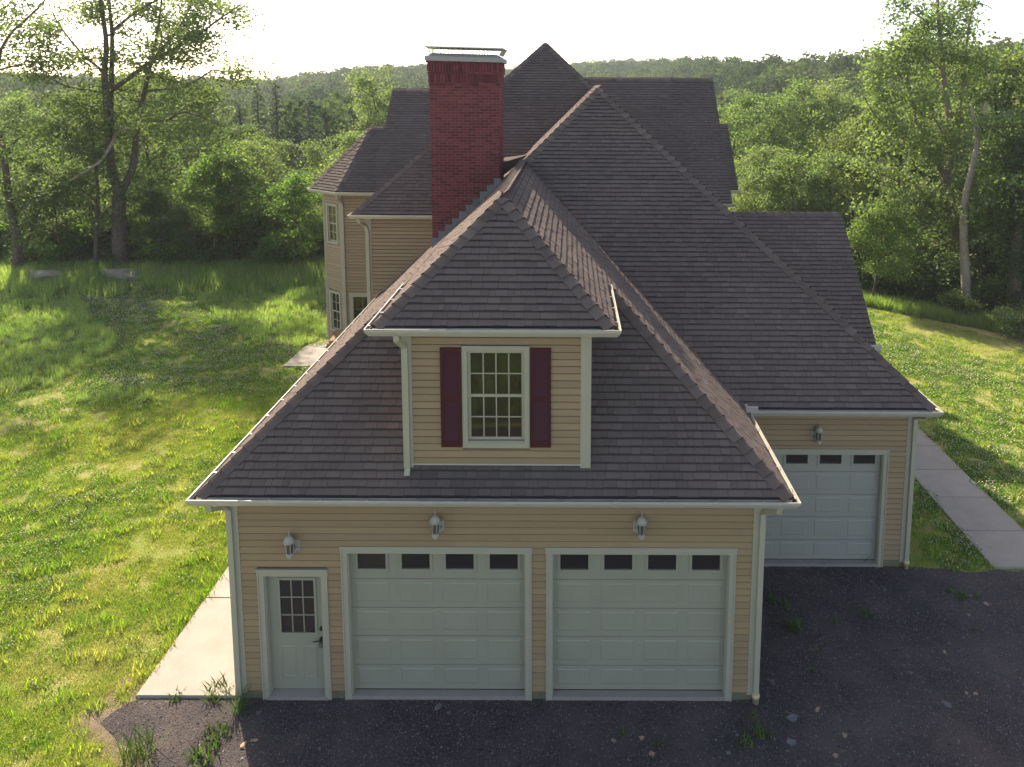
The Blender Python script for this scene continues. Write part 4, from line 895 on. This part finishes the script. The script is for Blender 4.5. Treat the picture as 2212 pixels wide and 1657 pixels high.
# ---- big right tree and its dead snag
b3 = onz(2078, 640); Y3 = b3[1]; D3 = lambda L, dy=0.: poly_pts(local(px(L, Y3, dy*.55), b3), max(6, 2*len(L)))
lm3 = [(D3([(2078,640),(2068,520),(2052,430),(2043,380)]),.32,.22,.5),(D3([(2043,380),(2060,334),(2048,239),(2035,143),(2029,48),(2020,-60)]),.20,.05,1.3),(D3([(2043,380),(2009,334),(1985,270),(1966,205),(1957,143),(1950,60)],-1.5),.15,.03,1.5),
       (D3([(2062,334),(2074,250),(2079,191),(2085,120),(2095,40),(2110,-10)],1.5),.13,.03,1.3),(D3([(2009,334),(1950,300),(1890,250),(1860,200)],-2),.08,.02,1.6),(D3([(2030,420),(1960,400),(1890,370),(1850,340)],-2.5),.08,.02,1.6),(D3([(2048,450),(1980,470),(1920,450),(1880,460)],-3),.07,.02,1.5),
       (D3([(2060,520),(2000,540),(1950,530),(1925,520)],-2.5),.06,.02,1.5),(D3([(2035,150),(1985,110),(1930,100),(1905,85)],-1.5),.07,.02,1.6),(D3([(1957,143),(1920,170),(1875,150)],-1),.05,.02,1.5),(D3([(2029,60),(1975,30),(1950,10)],-1),.05,.02,1.5),
       (D3([(2029,60),(2075,20),(2120,5),(2145,20)],1),.05,.02,1.3),(D3([(2079,191),(2110,150),(2130,120)],1),.04,.02,1.2),(D3([(2060,560),(2010,600),(1965,600)],-2.5),.05,.02,1.4),(D3([(2062,334),(2010,240),(1990,180)],-3),.06,.02,1.4),(D3([(2050,430),(2000,420),(1970,390)],-4),.06,.02,1.4),(D3([(2070,560),(2030,560),(2000,570)],-4),.05,.02,1.4),
       (D3([(2068,500),(2110,470),(2150,470)],1.5),.06,.02,1.1),(D3([(2048,300),(2100,290),(2140,260)],2.5),.06,.02,1.1),(D3([(2078,620),(2040,630),(1990,640)],-3),.04,.02,1.3)]
place('spreading_tree', tree_meshes('right', lm3, rg(8), 'barkpale', 'leafC', sub=3.4, n_leaf=44, spread=.42, leaf=.18, twig=3, sublen=(.6, 1.7), start=.12, droop=.25, updir=.0, gap=.12), tuple(b3), label='big leafy tree with pale trunk beside the mown path on the right')
b4 = onz(2090, 682); Y4 = b4[1]; D4 = lambda L, dy=0.: poly_pts(local(px(L, Y4, dy), b4), max(6, 2*len(L)))
mb = MB(); sn = empty('dead_snag', tuple(b4), label='bare forked dead tree trunk standing in front of the big right tree', cat='tree')
mb.tube(D4([(2090,682),(2084,560),(2081,502),(2083,430),(2098,373),(2112,311)]), list(np.linspace(.22,.11,12)), 9); mb.build('trunk', 'deadwood', sn, True)
MB().tube(D4([(2112,316),(2106,268),(2098,227)]), list(np.linspace(.09,.045,6)), 7).build('fork', 'deadwood', sn, True); MB().tube(D4([(2111,318),(2119,268),(2130,220)]), list(np.linspace(.095,.04,6)), 7).build('fork', 'deadwood', sn, True)
# ---- vine-covered trunk at the right edge
b5 = onz(2195, 705); Y5 = b5[1]; D5 = lambda L, dy=0.: poly_pts(local(px(L, Y5, dy), b5), max(6, 2*len(L)))
place('vine_clad_tree', tree_meshes('vine', [(D5([(2195,705),(2192,600),(2198,480),(2195,380),(2200,300)]),.28,.15,3.2),(D5([(2195,500),(2230,440),(2280,400)]),.08,.02,1.2)], rg(9), 'bark', 'leafD', sub=6, n_leaf=70, spread=.28, leaf=.12, twig=2, sublen=(.2, .6), start=.12), tuple(b5), label='dark vine-clad trunk at the right edge of the picture')
# ---- individually placed trees: (name, pixel of base or None, world xy, variant, scale, label)
def P2(u, v): return onz(u, v)
def put(n, xy, ms, sc, label, cat='tree', group=None, rz=None, zs=None): return place(n, ms, (xy[0], xy[1], height(xy[0], xy[1])-.02), random.random()*6.28 if rz is None else rz, sc, label, cat, group, zs)
put('slim_tree', P2(205,592), VAR[0], .95, 'dark slim tree just left of the thick forked trunk')
put('vine_thicket', P2(345,588), VAR[5], .46, 'dark vine-smothered tree right of the thick forked trunk')
put('ivy_tree', P2(400,590), VAR[5], .36, 'dark leaning tree left of the bright green sapling', rz=1.)
put('bright_tree', P2(455,588), VAR[2], .78, 'bright yellow-green young tree in the middle of the left wood edge')
put('thin_tree', P2(512,583), VAR[0], .62, 'thin straight tree between the bright young tree and the house')
put('young_tree', P2(632,598), SAP[0], 1.12, 'small round-headed young tree nearest the house on the left')
put('twin_sapling', P2(590,590), SAP[1], .8, 'thin twin-stemmed sapling left of the small round-headed tree')
put('leafy_sapling', P2(135,590), SAP[1], 1.25, 'multi-stemmed leafy sapling between the two left boulders')
put('bushy_tree', P2(560,545), VAR[4], .7, 'pale bushy tree behind the thin straight tree', rz=2.)
for k, (u, dist, v, sc, lab) in enumerate(((810,62,3,.98,'tall airy tree rising behind the left bay roof'),(765,52,4,.74,'pale leafy tree just left of the bay roof'),(735,44,4,.66,'pale low tree hugging the corner of the bay'),(690,50,3,.58,'small pale tree left of the bay, behind the lawn'))):
    d = ray(u, 300); xy = CAM[:2]+d[:2]/math.hypot(d[0], d[1])*dist; put('leafy_tree', xy, VAR[v], sc, lab)
for k, (u, dist, v, sc) in enumerate(((600,72,0,1.),(640,78,1,1.05),(670,70,0,.85),(705,80,1,1.05),(560,80,0,1.05),(520,74,1,1.))):
    d = ray(u, 300); xy = CAM[:2]+d[:2]/math.hypot(d[0], d[1])*dist; put('conifer', xy, CON[v], sc, 'dark conifer in the stand left of the house', group='dark conifer stand')
for k, (u, dist, v, sc, lab) in enumerate(((1600,60,3,.85,'pale yellow-green tree right behind the roof gable'),(1665,55,4,1.0,'pale tree with feathery top in the middle of the right woods'),(1725,60,3,.92,'tall pale tree right of the feathery one'),(1790,62,3,.92,'pale tree left of the big leafy right tree'),
        (1640,46,4,.7,'pale low tree above the small right gable'),(1720,44,4,.68,'bright low tree above the right end of the small gable'),(1800,44,4,.7,'low pale tree beside the right gable end'),(1860,46,0,.85,'mid-green tree half hidden behind the big right tree'),(1900,38,2,.55,'bright bushy tree at the foot of the big right tree'),
        (2150,48,3,1.05,'pale tree behind the dead snag'),(2200,46,1,1.0,'mid-green tree behind the vine-clad trunk'),(2240,38,4,.95,'pale tree cut by the right edge of the picture'),(2130,40,2,.7,'bright tree between the dead snag and the vine-clad trunk'),(2010,50,1,1.1,'mid-green tree behind the big right tree'),(1955,48,0,1.,'mid-green tree left behind the big right tree'))):
    d = ray(u, 300); xy = CAM[:2]+d[:2]/math.hypot(d[0], d[1])*dist; put('woodland_tree', xy, VAR[v], sc, lab)
# woods behind the left lawn
rr = random.Random(3); spots = []
for k in range(400):
    u = rr.uniform(-160, 620); dist = rr.uniform(52, 96); d = ray(u, 300); xy = CAM[:2]+d[:2]/math.hypot(d[0], d[1])*dist
    if xy[1] < 36: continue
    if all((xy[0]-a)**2+(xy[1]-b)**2 > 6.0**2 for a, b in spots): spots.append(tuple(xy))
for k, xy in enumerate(spots[:22]):
    uu = CX+F*xy[0]/(xy[1]+CAMD); put('woodland_tree', xy, VAR[(0,1,4,3,0,2,5)[k % 7]], rr.uniform(.8, 1.08)*(1-.35*sstep((uu-430)/120)), 'leafy tree in the dense woods behind the left lawn', group='woods behind the left lawn')
print('woods', len(spots))
# shrubs along both wood edges
for k in range(17):
    u = -40+k*41+rr.uniform(-12, 12); p = onz(u, rr.uniform(574, 588)); put('shrub', p, SHR[(0,3,0,3,2,3)[k % 6]], rr.uniform(.6, 1.1), 'leafy shrub in the undergrowth along the left wood edge', 'shrub', 'undergrowth along the left wood edge')
for k in range(22):
    t = k/21; q = onz(1800+t*440, 628+ t*72+rr.uniform(-6, 6)); put('shrub', q+V3(.6, .8, 0), SHR[(1,0,3,1,0,2)[k % 6]], rr.uniform(.6, 1.15), 'leafy shrub along the straw path at the right wood edge', 'shrub', 'undergrowth along the right path')
for k in range(14):
    t = k/13; q = onz(1850+t*370, 600+t*50+rr.uniform(-6, 6)); put('shrub', q+V3(1., 1.2, 0), SHR[(1,0,1,3)[k % 4]], rr.uniform(1.3, 2.), 'tall shrub under the big right tree', 'shrub', 'tall shrubs under the right trees')
put('snag_shrub', b4+V3(-.5,-.3,0), SHR[0], .75, 'leafy shrub hiding the foot of the dead snag', 'shrub')
put('flowering_shrub', onz(2200,728), SHR[3], .75, 'pale blooming shrub beside the rusty stake', 'shrub')
# ---- geometry-node scatter for what nobody could count
def scatter(name, pts, rot, scl, idx, sources, label):
    me = bpy.data.meshes.new(name); me.vertices.add(len(pts)); me.vertices.foreach_set('co', np.asarray(pts, np.float32).ravel())
    for n_, t_, d_ in (('rot', 'FLOAT', rot), ('scl', 'FLOAT', scl), ('idx', 'INT', idx)):
        a = me.attributes.new(n_, t_, 'POINT'); a.data.foreach_set('value', np.asarray(d_, np.float32 if t_ == 'FLOAT' else np.int32))
    o = bpy.data.objects.new(name, me); COL.objects.link(o); tag(o, label=label, kind='stuff')
    src = bpy.data.collections.new(name+'_source')
    for i, m in enumerate(sources): q = bpy.data.objects.new('%s_%02d' % (name, i), m); src.objects.link(q)
    g = bpy.data.node_groups.new(name, 'GeometryNodeTree'); g.interface.new_socket('Geometry', in_out='INPUT', socket_type='NodeSocketGeometry'); g.interface.new_socket('Geometry', in_out='OUTPUT', socket_type='NodeSocketGeometry')
    N = g.nodes; Lk = g.links; gi = N.new('NodeGroupInput'); go = N.new('NodeGroupOutput'); ip = N.new('GeometryNodeInstanceOnPoints'); ci = N.new('GeometryNodeCollectionInfo')
    ci.inputs['Collection'].default_value = src; ci.inputs['Separate Children'].default_value = True; ci.inputs['Reset Children'].default_value = True
    def na(n_, t_): q = N.new('GeometryNodeInputNamedAttribute'); q.data_type = t_; q.inputs[0].default_value = n_; return q.outputs['Attribute']
    cx_ = N.new('ShaderNodeCombineXYZ'); Lk.new(na('rot', 'FLOAT'), cx_.inputs[2]); e2r = N.new('FunctionNodeEulerToRotation'); Lk.new(cx_.outputs[0], e2r.inputs[0])
    Lk.new(gi.outputs[0], ip.inputs['Points']); Lk.new(ci.outputs[0], ip.inputs['Instance']); ip.inputs['Pick Instance'].default_value = True
    Lk.new(na('idx', 'INT'), ip.inputs['Instance Index']); Lk.new(e2r.outputs[0], ip.inputs['Rotation']); Lk.new(na('scl', 'FLOAT'), ip.inputs['Scale']); Lk.new(ip.outputs[0], go.inputs[0])
    md = o.modifiers.new('scatter', 'NODES'); md.node_group = g; return o
# ---- far forest on the hills
def far_crown(k, rng, big=4.2):
    n = 1300; lob = rng.normal(size=(9, 3))*np.array([1.6, 1.6, 1.2]); C = []; 
    for i in range(9):
        d = rng.normal(size=(n//9, 3)); d /= np.linalg.norm(d, axis=1)[:, None]; C.append(lob[i]+d*rng.uniform(1.3, 2.1)*rng.uniform(.75, 1.05, (n//9, 1)))
    C = np.concatenate(C); C[:, 2] = C[:, 2]*1.1+5.6; C = C[C[:, 2] > 1.5]
    sh = np.clip(rng.normal(.5, .2, len(C)), 0, 1); V, Q, s_ = leaf_quads(C, .58, sh, up=.5, asp=.8, rng=rng)
    return npmesh('far_crown%d' % k, V, Q, s_, ['hill'])
FC = [far_crown(k, rg(100+k)) for k in range(5)]+[CON[0][1]]
pts = []; rng = rg(11)
tries = 0
grid = {}
while len(pts) < 3800 and tries < 60000:
    tries += 1; u = rng.uniform(-150, 2380); Rr, Zr = ridge(u); dist = math.sqrt(rng.uniform(62**2, (Rr+45)**2))
    d = ray(u, 300); d = d[:2]/math.hypot(d[0], d[1]); x, y = CAM[0]+d[0]*dist, CAM[1]+d[1]*dist
    if math.hypot(x, y-8) < 60 or (u < 640 and dist < 95): continue
    md = 4.6 if dist < 220 else 5.6; key = (int(x//6), int(y//6))
    if any((x-a)**2+(y-b)**2 < md*md for i in (-1, 0, 1) for j in (-1, 0, 1) for a, b in grid.get((key[0]+i, key[1]+j), ())): continue
    grid.setdefault(key, []).append((x, y)); pts.append((x, y, height(x, y)-.3))
n = len(pts); ix = rng.integers(0, 5, n); ix[rng.random(n) < .04] = 5
print('far trees', n)
scatter('hillside_forest', pts, rng.uniform(0, 6.28, n), rng.uniform(.75, 1.3, n), ix, FC, 'distant forest covering the low hills on the horizon')

# ---- undergrowth filling the woods
pts = []
for _ in range(900):
    u = rng.uniform(-180, 720); dist = rng.uniform(44, 84); d = ray(u, 300); d = d[:2]/math.hypot(d[0], d[1]); x, y = CAM[0]+d[0]*dist, CAM[1]+d[1]*dist
    if y > 31.5: pts.append((x, y, height(x, y)-.1))
for _ in range(260):
    u = rng.uniform(1540, 2300); dist = rng.uniform(40, 70); d = ray(u, 300); d = d[:2]/math.hypot(d[0], d[1]); x, y = CAM[0]+d[0]*dist, CAM[1]+d[1]*dist
    if y > 24: pts.append((x, y, height(x, y)-.1))
n = len(pts); scatter('undergrowth', pts, rng.uniform(0, 6.28, n), rng.uniform(.8, 2.0, n), rng.integers(0, 4, n), [m[1] for m in SHR], 'bright leafy undergrowth filling the woods behind the trunks')
# ---- lawn
def tuft(k, rng, n, hgt, rad, wid, bend, m, flowers=0):
    V = []; Q = []; sh = []; mi = []
    for i in range(n):
        a = rng.uniform(0, 6.28); r = rad*math.sqrt(rng.random()); p = np.array([r*math.cos(a), r*math.sin(a), -.01]); az = rng.uniform(0, 6.28); h = hgt*rng.uniform(.5, 1.25); o = np.array([math.cos(az), math.sin(az), 0])*h*bend*rng.uniform(.3, 1.4)
        w = np.array([-math.sin(az), math.cos(az), 0])*wid*rng.uniform(.7, 1.3); b = len(V)
        V += [p-w, p+w, p+o*.45+w*.8+np.array([0, 0, h*.6]), p+o*.45-w*.8+np.array([0, 0, h*.6]), p+o+w*.1+np.array([0, 0, h]), p+o-w*.1+np.array([0, 0, h])]
        Q += [(b, b+1, b+2, b+3), (b+3, b+2, b+4, b+5)]; s_ = rng.random(); sh += [s_, s_]; mi += [0, 0]
    for i in range(flowers):
        a = rng.uniform(0, 6.28); r = rad*math.sqrt(rng.random()); c = np.array([r*math.cos(a), r*math.sin(a), hgt*rng.uniform(.8, 1.3)]); q = .0165*rng.uniform(.8, 1.2); b = len(V)
        V += [c+np.array(d)*q for d in ((1,0,0),(0,1,0),(-1,0,0),(0,-1,0),(0,0,1),(0,0,-1))]
        for f in ((0,1,4,4),(1,2,4,4),(2,3,4,4),(3,0,4,4)): Q.append((b+f[0], b+f[1], b+4, b+4)); sh.append(rng.random()); mi.append(1)
    # degenerate quads are avoided by splitting blooms into two kites
    Q2 = []; S2 = []; M2 = []
    for q, a, b in zip(Q, sh, mi):
        if q[2] == q[3]: continue
        Q2.append(q); S2.append(a); M2.append(b)
    for i in range(flowers):
        b = len(V)-6*(flowers-i)
        for f in ((0,1,4,3),(1,2,3,4),(0,3,5,1),(2,1,5,3)): Q2.append(tuple(b+t for t in f)); S2.append(rng.random()); M2.append(1)
    return npmesh('tuft%d' % k, V, Q2, S2, [m, 'bloom'], M2)
M['dry'] = leafmat('dry_grass', (.42, .44, .12), (.62, .54, .24), .45, .5, .6, 1.25)
TF = [tuft(0, rg(200), 46, .050, .17, .0035, .8, 'grass'), tuft(1, rg(201), 40, .065, .15, .0035, .9, 'grass'), tuft(2, rg(202), 46, .06, .18, .010, .9, 'clover', 2), tuft(3, rg(203), 42, .08, .18, .011, .8, 'clover', 6), tuft(4, rg(204), 42, .48, .22, .007, .45, 'tall'), tuft(5, rg(205), 30, .15, .10, .006, .6, 'grass'), tuft(6, rg(206), 44, .042, .18, .0035, 1.1, 'dry')]
def blocked(x, y):
    if -7.1 < x < 7.1 and 0 < y < 25: 
        if not (x > 3.1 and y < 3.6) and x > -5.4: return True
        if -7.08 < x <= -5.4 and -.05 < y < 15.1: return True
        if x < -5.4 and y > 11.8 and x > -6.3: return True
    if -9.3 < x < -6 and 16.9 < y < 22: return True
    if -10.2 < x < -6.1 and 15.1 < y < 17.4: return True
    if 8.84 < x < 10.28 and 3.5 < y < 16.1: return True
    if in_poly(x, y, GRAV): return True
    return False
from mathutils import noise as mn
pts = []; ix = []; sc = []; rng = rg(12); SOILP = SOIL
def lawn(n, box, dens_fn=None, tall=False):
    for _ in range(n):
        x = rng.uniform(box[0], box[1]); y = rng.uniform(box[2], box[3])
        d_ = math.hypot(x, y+CAMD); ok = abs(x)/(y+CAMD+.01) < .92
        if not ok or blocked(x, y): continue
        if d_ > 24 and rng.random() < .35: continue
        if in_poly(x, y, SOILP) and rng.random() < .85: continue
        if y > 17 and x > 13 and (in_poly(x, y, PATHP)): continue
        nz = mn.noise((x*.33, y*.33, 3.)); nf = mn.noise((x*1.1, y*1.1, 9.))
        if nf+.5*nz < -.30 and rng.random() < .75: continue            # worn patches
        rut = abs((y-4.2)-.42*(x+8)) < .14 or abs((y-6.0)-.42*(x+8)) < .14
        if x < -7.6 and rut and rng.random() < .8: continue
        cl = mn.noise((x*.22+4, y*.22, 1.))
        far = sstep((y-8)/10) if x < 0 else (.9*sstep((11.5-abs(x-12.2)*1.5-abs(y-9)*.6)/6) if x > 7 else 0)
        near = .22*sstep((-x-9.2)/1.5)*sstep((7-y)/4)
        pc = max(.03, min(.95, far*.8+near+cl*(.25+.65*far)))
        i = (3 if rng.random() < .25+.35*far else 2) if rng.random() < pc else (6 if rng.random() < .42+.9*mn.noise((x*.6, y*.6, 21.))-.25*far else (0 if rng.random() < .6 else 1))
        s_ = rng.uniform(.75, 1.25)*(1.15 if d_ > 24 else 1)
        if rng.random() < .03: i = 5; s_ = rng.uniform(.8, 1.6)
        pts.append((x, y, 0)); ix.append(i); sc.append(s_)
PATHP = [tuple(onz(*p)[:2]) for p in pl+pu]
lawn(34000, (-16, -5.3, -2.2, 14)); lawn(42000, (-34, -5.3, 8, 31)); lawn(18000, (7, 22, 3.3, 24)); lawn(400, (7.1, 8.85, 3.4, 9))
for _ in range(5200):
    u = rng.uniform(-60, 720); v = 577+abs(rng.normal())*22*(1.2-.0006*max(0, u)); p = onz(u, v)
    if v > 660 or blocked(p[0], p[1]) or (v > 606 and (abs(u-98) < 30 or abs(u-265) < 40) and v < 622): continue
    pts.append((p[0], p[1], 0)); ix.append(4); sc.append(rng.uniform(.5, 1.5))
for _ in range(9000):
    x, y = rng.uniform(-36, -9.5), rng.uniform(12, 29)
    if abs(x)/(y+CAMD) > .95 or blocked(x, y): continue
    if mn.noise((x*.18+7, y*.18, 2.))+.35*sstep((y-20)/8)+.25*sstep((-x-16)/8) < .18: continue
    pts.append((x, y, 0)); ix.append(4); sc.append(rng.uniform(.3, .75))
for _ in range(1100):
    t = rng.random(); q = onz(1800+t*430, 648+t*85-abs(rng.normal())*10); pts.append((q[0], q[1], 0)); ix.append(4); sc.append(rng.uniform(.5, 1.1))
for _ in range(420):
    y = rng.uniform(-.1, 14); pts.append((-7.06-abs(rng.normal())*.12, y, 0)); ix.append(5 if rng.random() < .25 else 1); sc.append(rng.uniform(.7, 1.3))
for _ in range(1500):
    x, y = rng.uniform(-14, 12), rng.uniform(-32, -10.6); pts.append((x, y, 0)); ix.append(4 if rng.random() < .7 else 5); sc.append(rng.uniform(.5, 2.))
print('tufts', len(pts))
scatter('grass', pts, rng.uniform(0, 6.28, len(pts)), sc, ix, TF, 'patchy lawn grass with white clover and tall grass at the wood edge')
# ---- loose pebbles on the gravel yard
def pebble(k, rng, sx=1):
    d = rng.normal(size=(14, 3)); d /= np.linalg.norm(d, axis=1)[:, None]; import bmesh
    bm = bmesh.new(); [bm.verts.new(tuple(p*rng.uniform(.7, 1.1)*np.array([1, .8, .55]))) for p in d]; r_ = bmesh.ops.convex_hull(bm, input=bm.verts); bmesh.ops.delete(bm, geom=[e for e in r_['geom_interior'] if isinstance(e, bmesh.types.BMVert)], context='VERTS')
    me = bpy.data.meshes.new('pebble%d' % k); bm.to_mesh(me); bm.free(); a = me.attributes.new('shade', 'FLOAT', 'FACE'); a.data.foreach_set('value', rng.random(len(me.polygons))); return me
PB = [pebble(k, rg(300+k)) for k in range(5)]
for m in PB: m.materials.append(M['pebble'])
pts = []; sc = []
for _ in range(60000):
    x, y = rng.uniform(-7.6, 10.5), rng.uniform(-2.0, 3.6)
    if abs(x)/(y+CAMD) > .78 or not in_poly(x, y, GRAV): continue
    pts.append((x, y, .010)); sc.append(.007+.014*rng.random()**2.5+(.02 if rng.random() < .01 else 0))
scatter('loose_gravel', pts, rng.uniform(0, 6.28, len(pts)), sc, rng.integers(0, 5, len(pts)), PB, 'loose crushed asphalt stones on the yard')
# ---- single stones
def stone(u, v, size, m, name, label, cat='stone', group=None, k=0, flat=1.):
    p = onz(u, v); me = pebble(900+k, rg(400+k)); me.materials.append(M[m]); o = obj(name, me, None, label=label, cat=cat, group=group)
    o.location = (p[0], p[1], .008+size*.3*flat); o.scale = (size, size, size*flat); o.rotation_euler = (0, 0, k*1.7); return o
for k, (u, v, sz, m, lab) in enumerate(((1713,1553,.12,'stone','largest grey stone on the gravel right of the drain pipe'),(1709,1607,.10,'stone','flat grey stone below the largest one on the gravel'),(1669,1475,.07,'stone','dark stone close to the right corner of the garage'),(2045,1523,.09,'stone','reddish grey stone on the open gravel at far right'),
        (942,1531,.10,'stone','flat dark stone in front of the left garage door'),(1575,1628,.055,'stone','small grey stone at the bottom near the right garage door'),(1766,1535,.07,'tanstone','round tan stone right of the largest grey stone'),(1823,1590,.06,'tanstone','tan stone low in the gravel, left of the far right stones'),
        (2088,1499,.05,'tanstone','pair-left tan stone on the far right gravel'),(2108,1500,.05,'tanstone','pair-right tan stone on the far right gravel'),(2040,1410,.05,'tanstone','tan stone high on the open gravel'),(1804,1634,.06,'tanstone','tan stone near the bottom edge on the right'),(1386,1594,.06,'tanstone','tan stone below the right garage door'),
        (1326,1601,.05,'tanstone','left tan stone below the right garage door'),(527,1612,.08,'tanstone','pale tan stone on the shadow edge at lower left'),(548,1602,.07,'tanstone','tan stone beside the shadow edge at lower left'),(1408,1630,.06,'tanstone','lowest tan stone below the right garage door'),(560,1541,.06,'stone','grey stone by the entry door sill'),
        (2130,1306,.07,'tanstone','tan stone near the end of the sidewalk'),(2093,1330,.05,'tanstone','tan pebble below the sidewalk end'))):
    stone(u, v, sz, m, 'stone', lab, k=k, flat=.6)
for k, (u, v, sz, lab) in enumerate(((633-10,2036/1.38879,.035,'dark clod lying on the left walkway near the house'),(552,2029/1.38879,.03,'dark twig-like clod further left on the walkway'))):
    o = stone(u if k == 0 else 553, v, sz, 'stone', 'clod', lab, k=40+k); o.location.z = .055+sz*.3; o.location = (*onz(633 if k == 0 else 554, 1465 if k == 0 else 1461, .055)[:2], .055+sz*.3)
for k, (u, v, sx, sz, lab) in enumerate(((98,613,1.0,1.05,'big rounded boulder in tall grass at the far left'),(265,606,1.5,.95,'long flat boulder in tall grass below the forked tree'))):
    o = stone(u, v, 1, 'boulder', 'boulder', lab, 'boulder', k=60+k); o.scale = (sx, .8, sz); o.location.z = sz*.30; o.rotation_euler = (0, 0, .2)
# ---- weeds on the gravel
def weed(u, v, r, h, n, label, leafy=True, k=0):
    rng = rg(500+k); p = onz(u, v); t = empty('weed', (p[0], p[1], .006), label=label, cat='weed', group='weeds on the gravel')
    me = tuft(500+k, rng, n, h, r, .006 if not leafy else .012, .9, 'weed'); o = bpy.data.objects.new('leaves', me); COL.objects.link(o); o.parent = t
for k, (u, v, r, h, n, lf, lab) in enumerate(((1718,1362,.14,.20,46,1,'bushy weed on the gravel right of the garage corner'),(1690,1312,.16,.10,40,1,'low leafy weed high beside the garage corner'),(1760,1405,.06,.10,18,0,'small weed below the bushy one on the gravel'),(1758,1452,.05,.08,16,1,'tiny weed in the middle of the right gravel'),
        (1804,1345,.05,.12,16,0,'upright weed on the middle gravel'),(1872,1330,.10,.10,34,1,'spreading weed below the third garage door'),(1835,1316,.05,.14,14,0,'thin weed just below the third garage door'),(2075,1290,.13,.09,50,1,'leafy weed patch near the sidewalk end'),(2055,1277,.06,.07,20,1,'small weed left of the leafy patch near the sidewalk'),
        (2110,1292,.05,.07,18,1,'small weed right of the leafy patch near the sidewalk'),(2104,1363,.04,.06,14,1,'lone tiny weed on the far right gravel'),(1644,1588,.12,.14,44,1,'leafy weed below the drain pipe at the garage corner'),(1610,1606,.13,.08,36,1,'low weed near the bottom edge below the drain pipe'),(1626,1545,.05,.08,14,1,'small weed at the foot of the drain pipe'),
        (1345,1588,.05,.08,18,1,'small weed below the right garage door'),(1420,1614,.05,.08,18,1,'weed near the bottom edge below the right garage door'),(1667,1300,.06,.16,18,1,'weed against the garage corner wall'),(520,1535,.12,.36,60,0,'tall grass tuft at the left front corner of the house'),(300,1625,.24,.32,110,0,'lush green grass clump on the gravel at lower left'),
        (470,1590,.22,.12,80,1,'straggly weed patch on the shadow edge at lower left'),(440,1640,.22,.14,80,1,'sparse weeds at the bottom edge, lower left'),(470,1500,.22,.16,70,1,'weeds growing over the end of the left walkway'),(380,1508,.12,.10,36,1,'small weeds along the cut end of the left walkway'),(1865,1220,.05,.22,6,0,'thin grass stalk in front of the third garage door'),(1781,1222,.05,.16,8,0,'short grass stalks at the third garage sill'))):
    weed(u, v, r, h, n, lab, bool(lf), k)
# ---- rusty stake and lumber by the bay
st = onz(2206, 742); t = empty('stake', tuple(st), label='thin rusty stake standing in the grass at the far right', cat='stake')
MB().tube([(0,0,-.1),(-.05,0,.8),(-.12,.0,1.9)], [.022,.02,.015], 6).build('pole', 'rust', t)
t = empty('lumber', (-8.75, 16.4, 0), label='short wooden steps leaning at the corner of the bay', cat='lumber')
MB().box(-.15,.05,-.1,.1,0.04,.60).build('post', 'wood', t); MB().hexa([(-.15,-.1,.6),(.05,-.1,.6),(.05,.1,.6),(-.15,.1,.6),(-.1,.55,.75),(.1,.55,.75),(.1,.6,.80),(-.1,.6,.80)]).build('plank', 'wood', t)
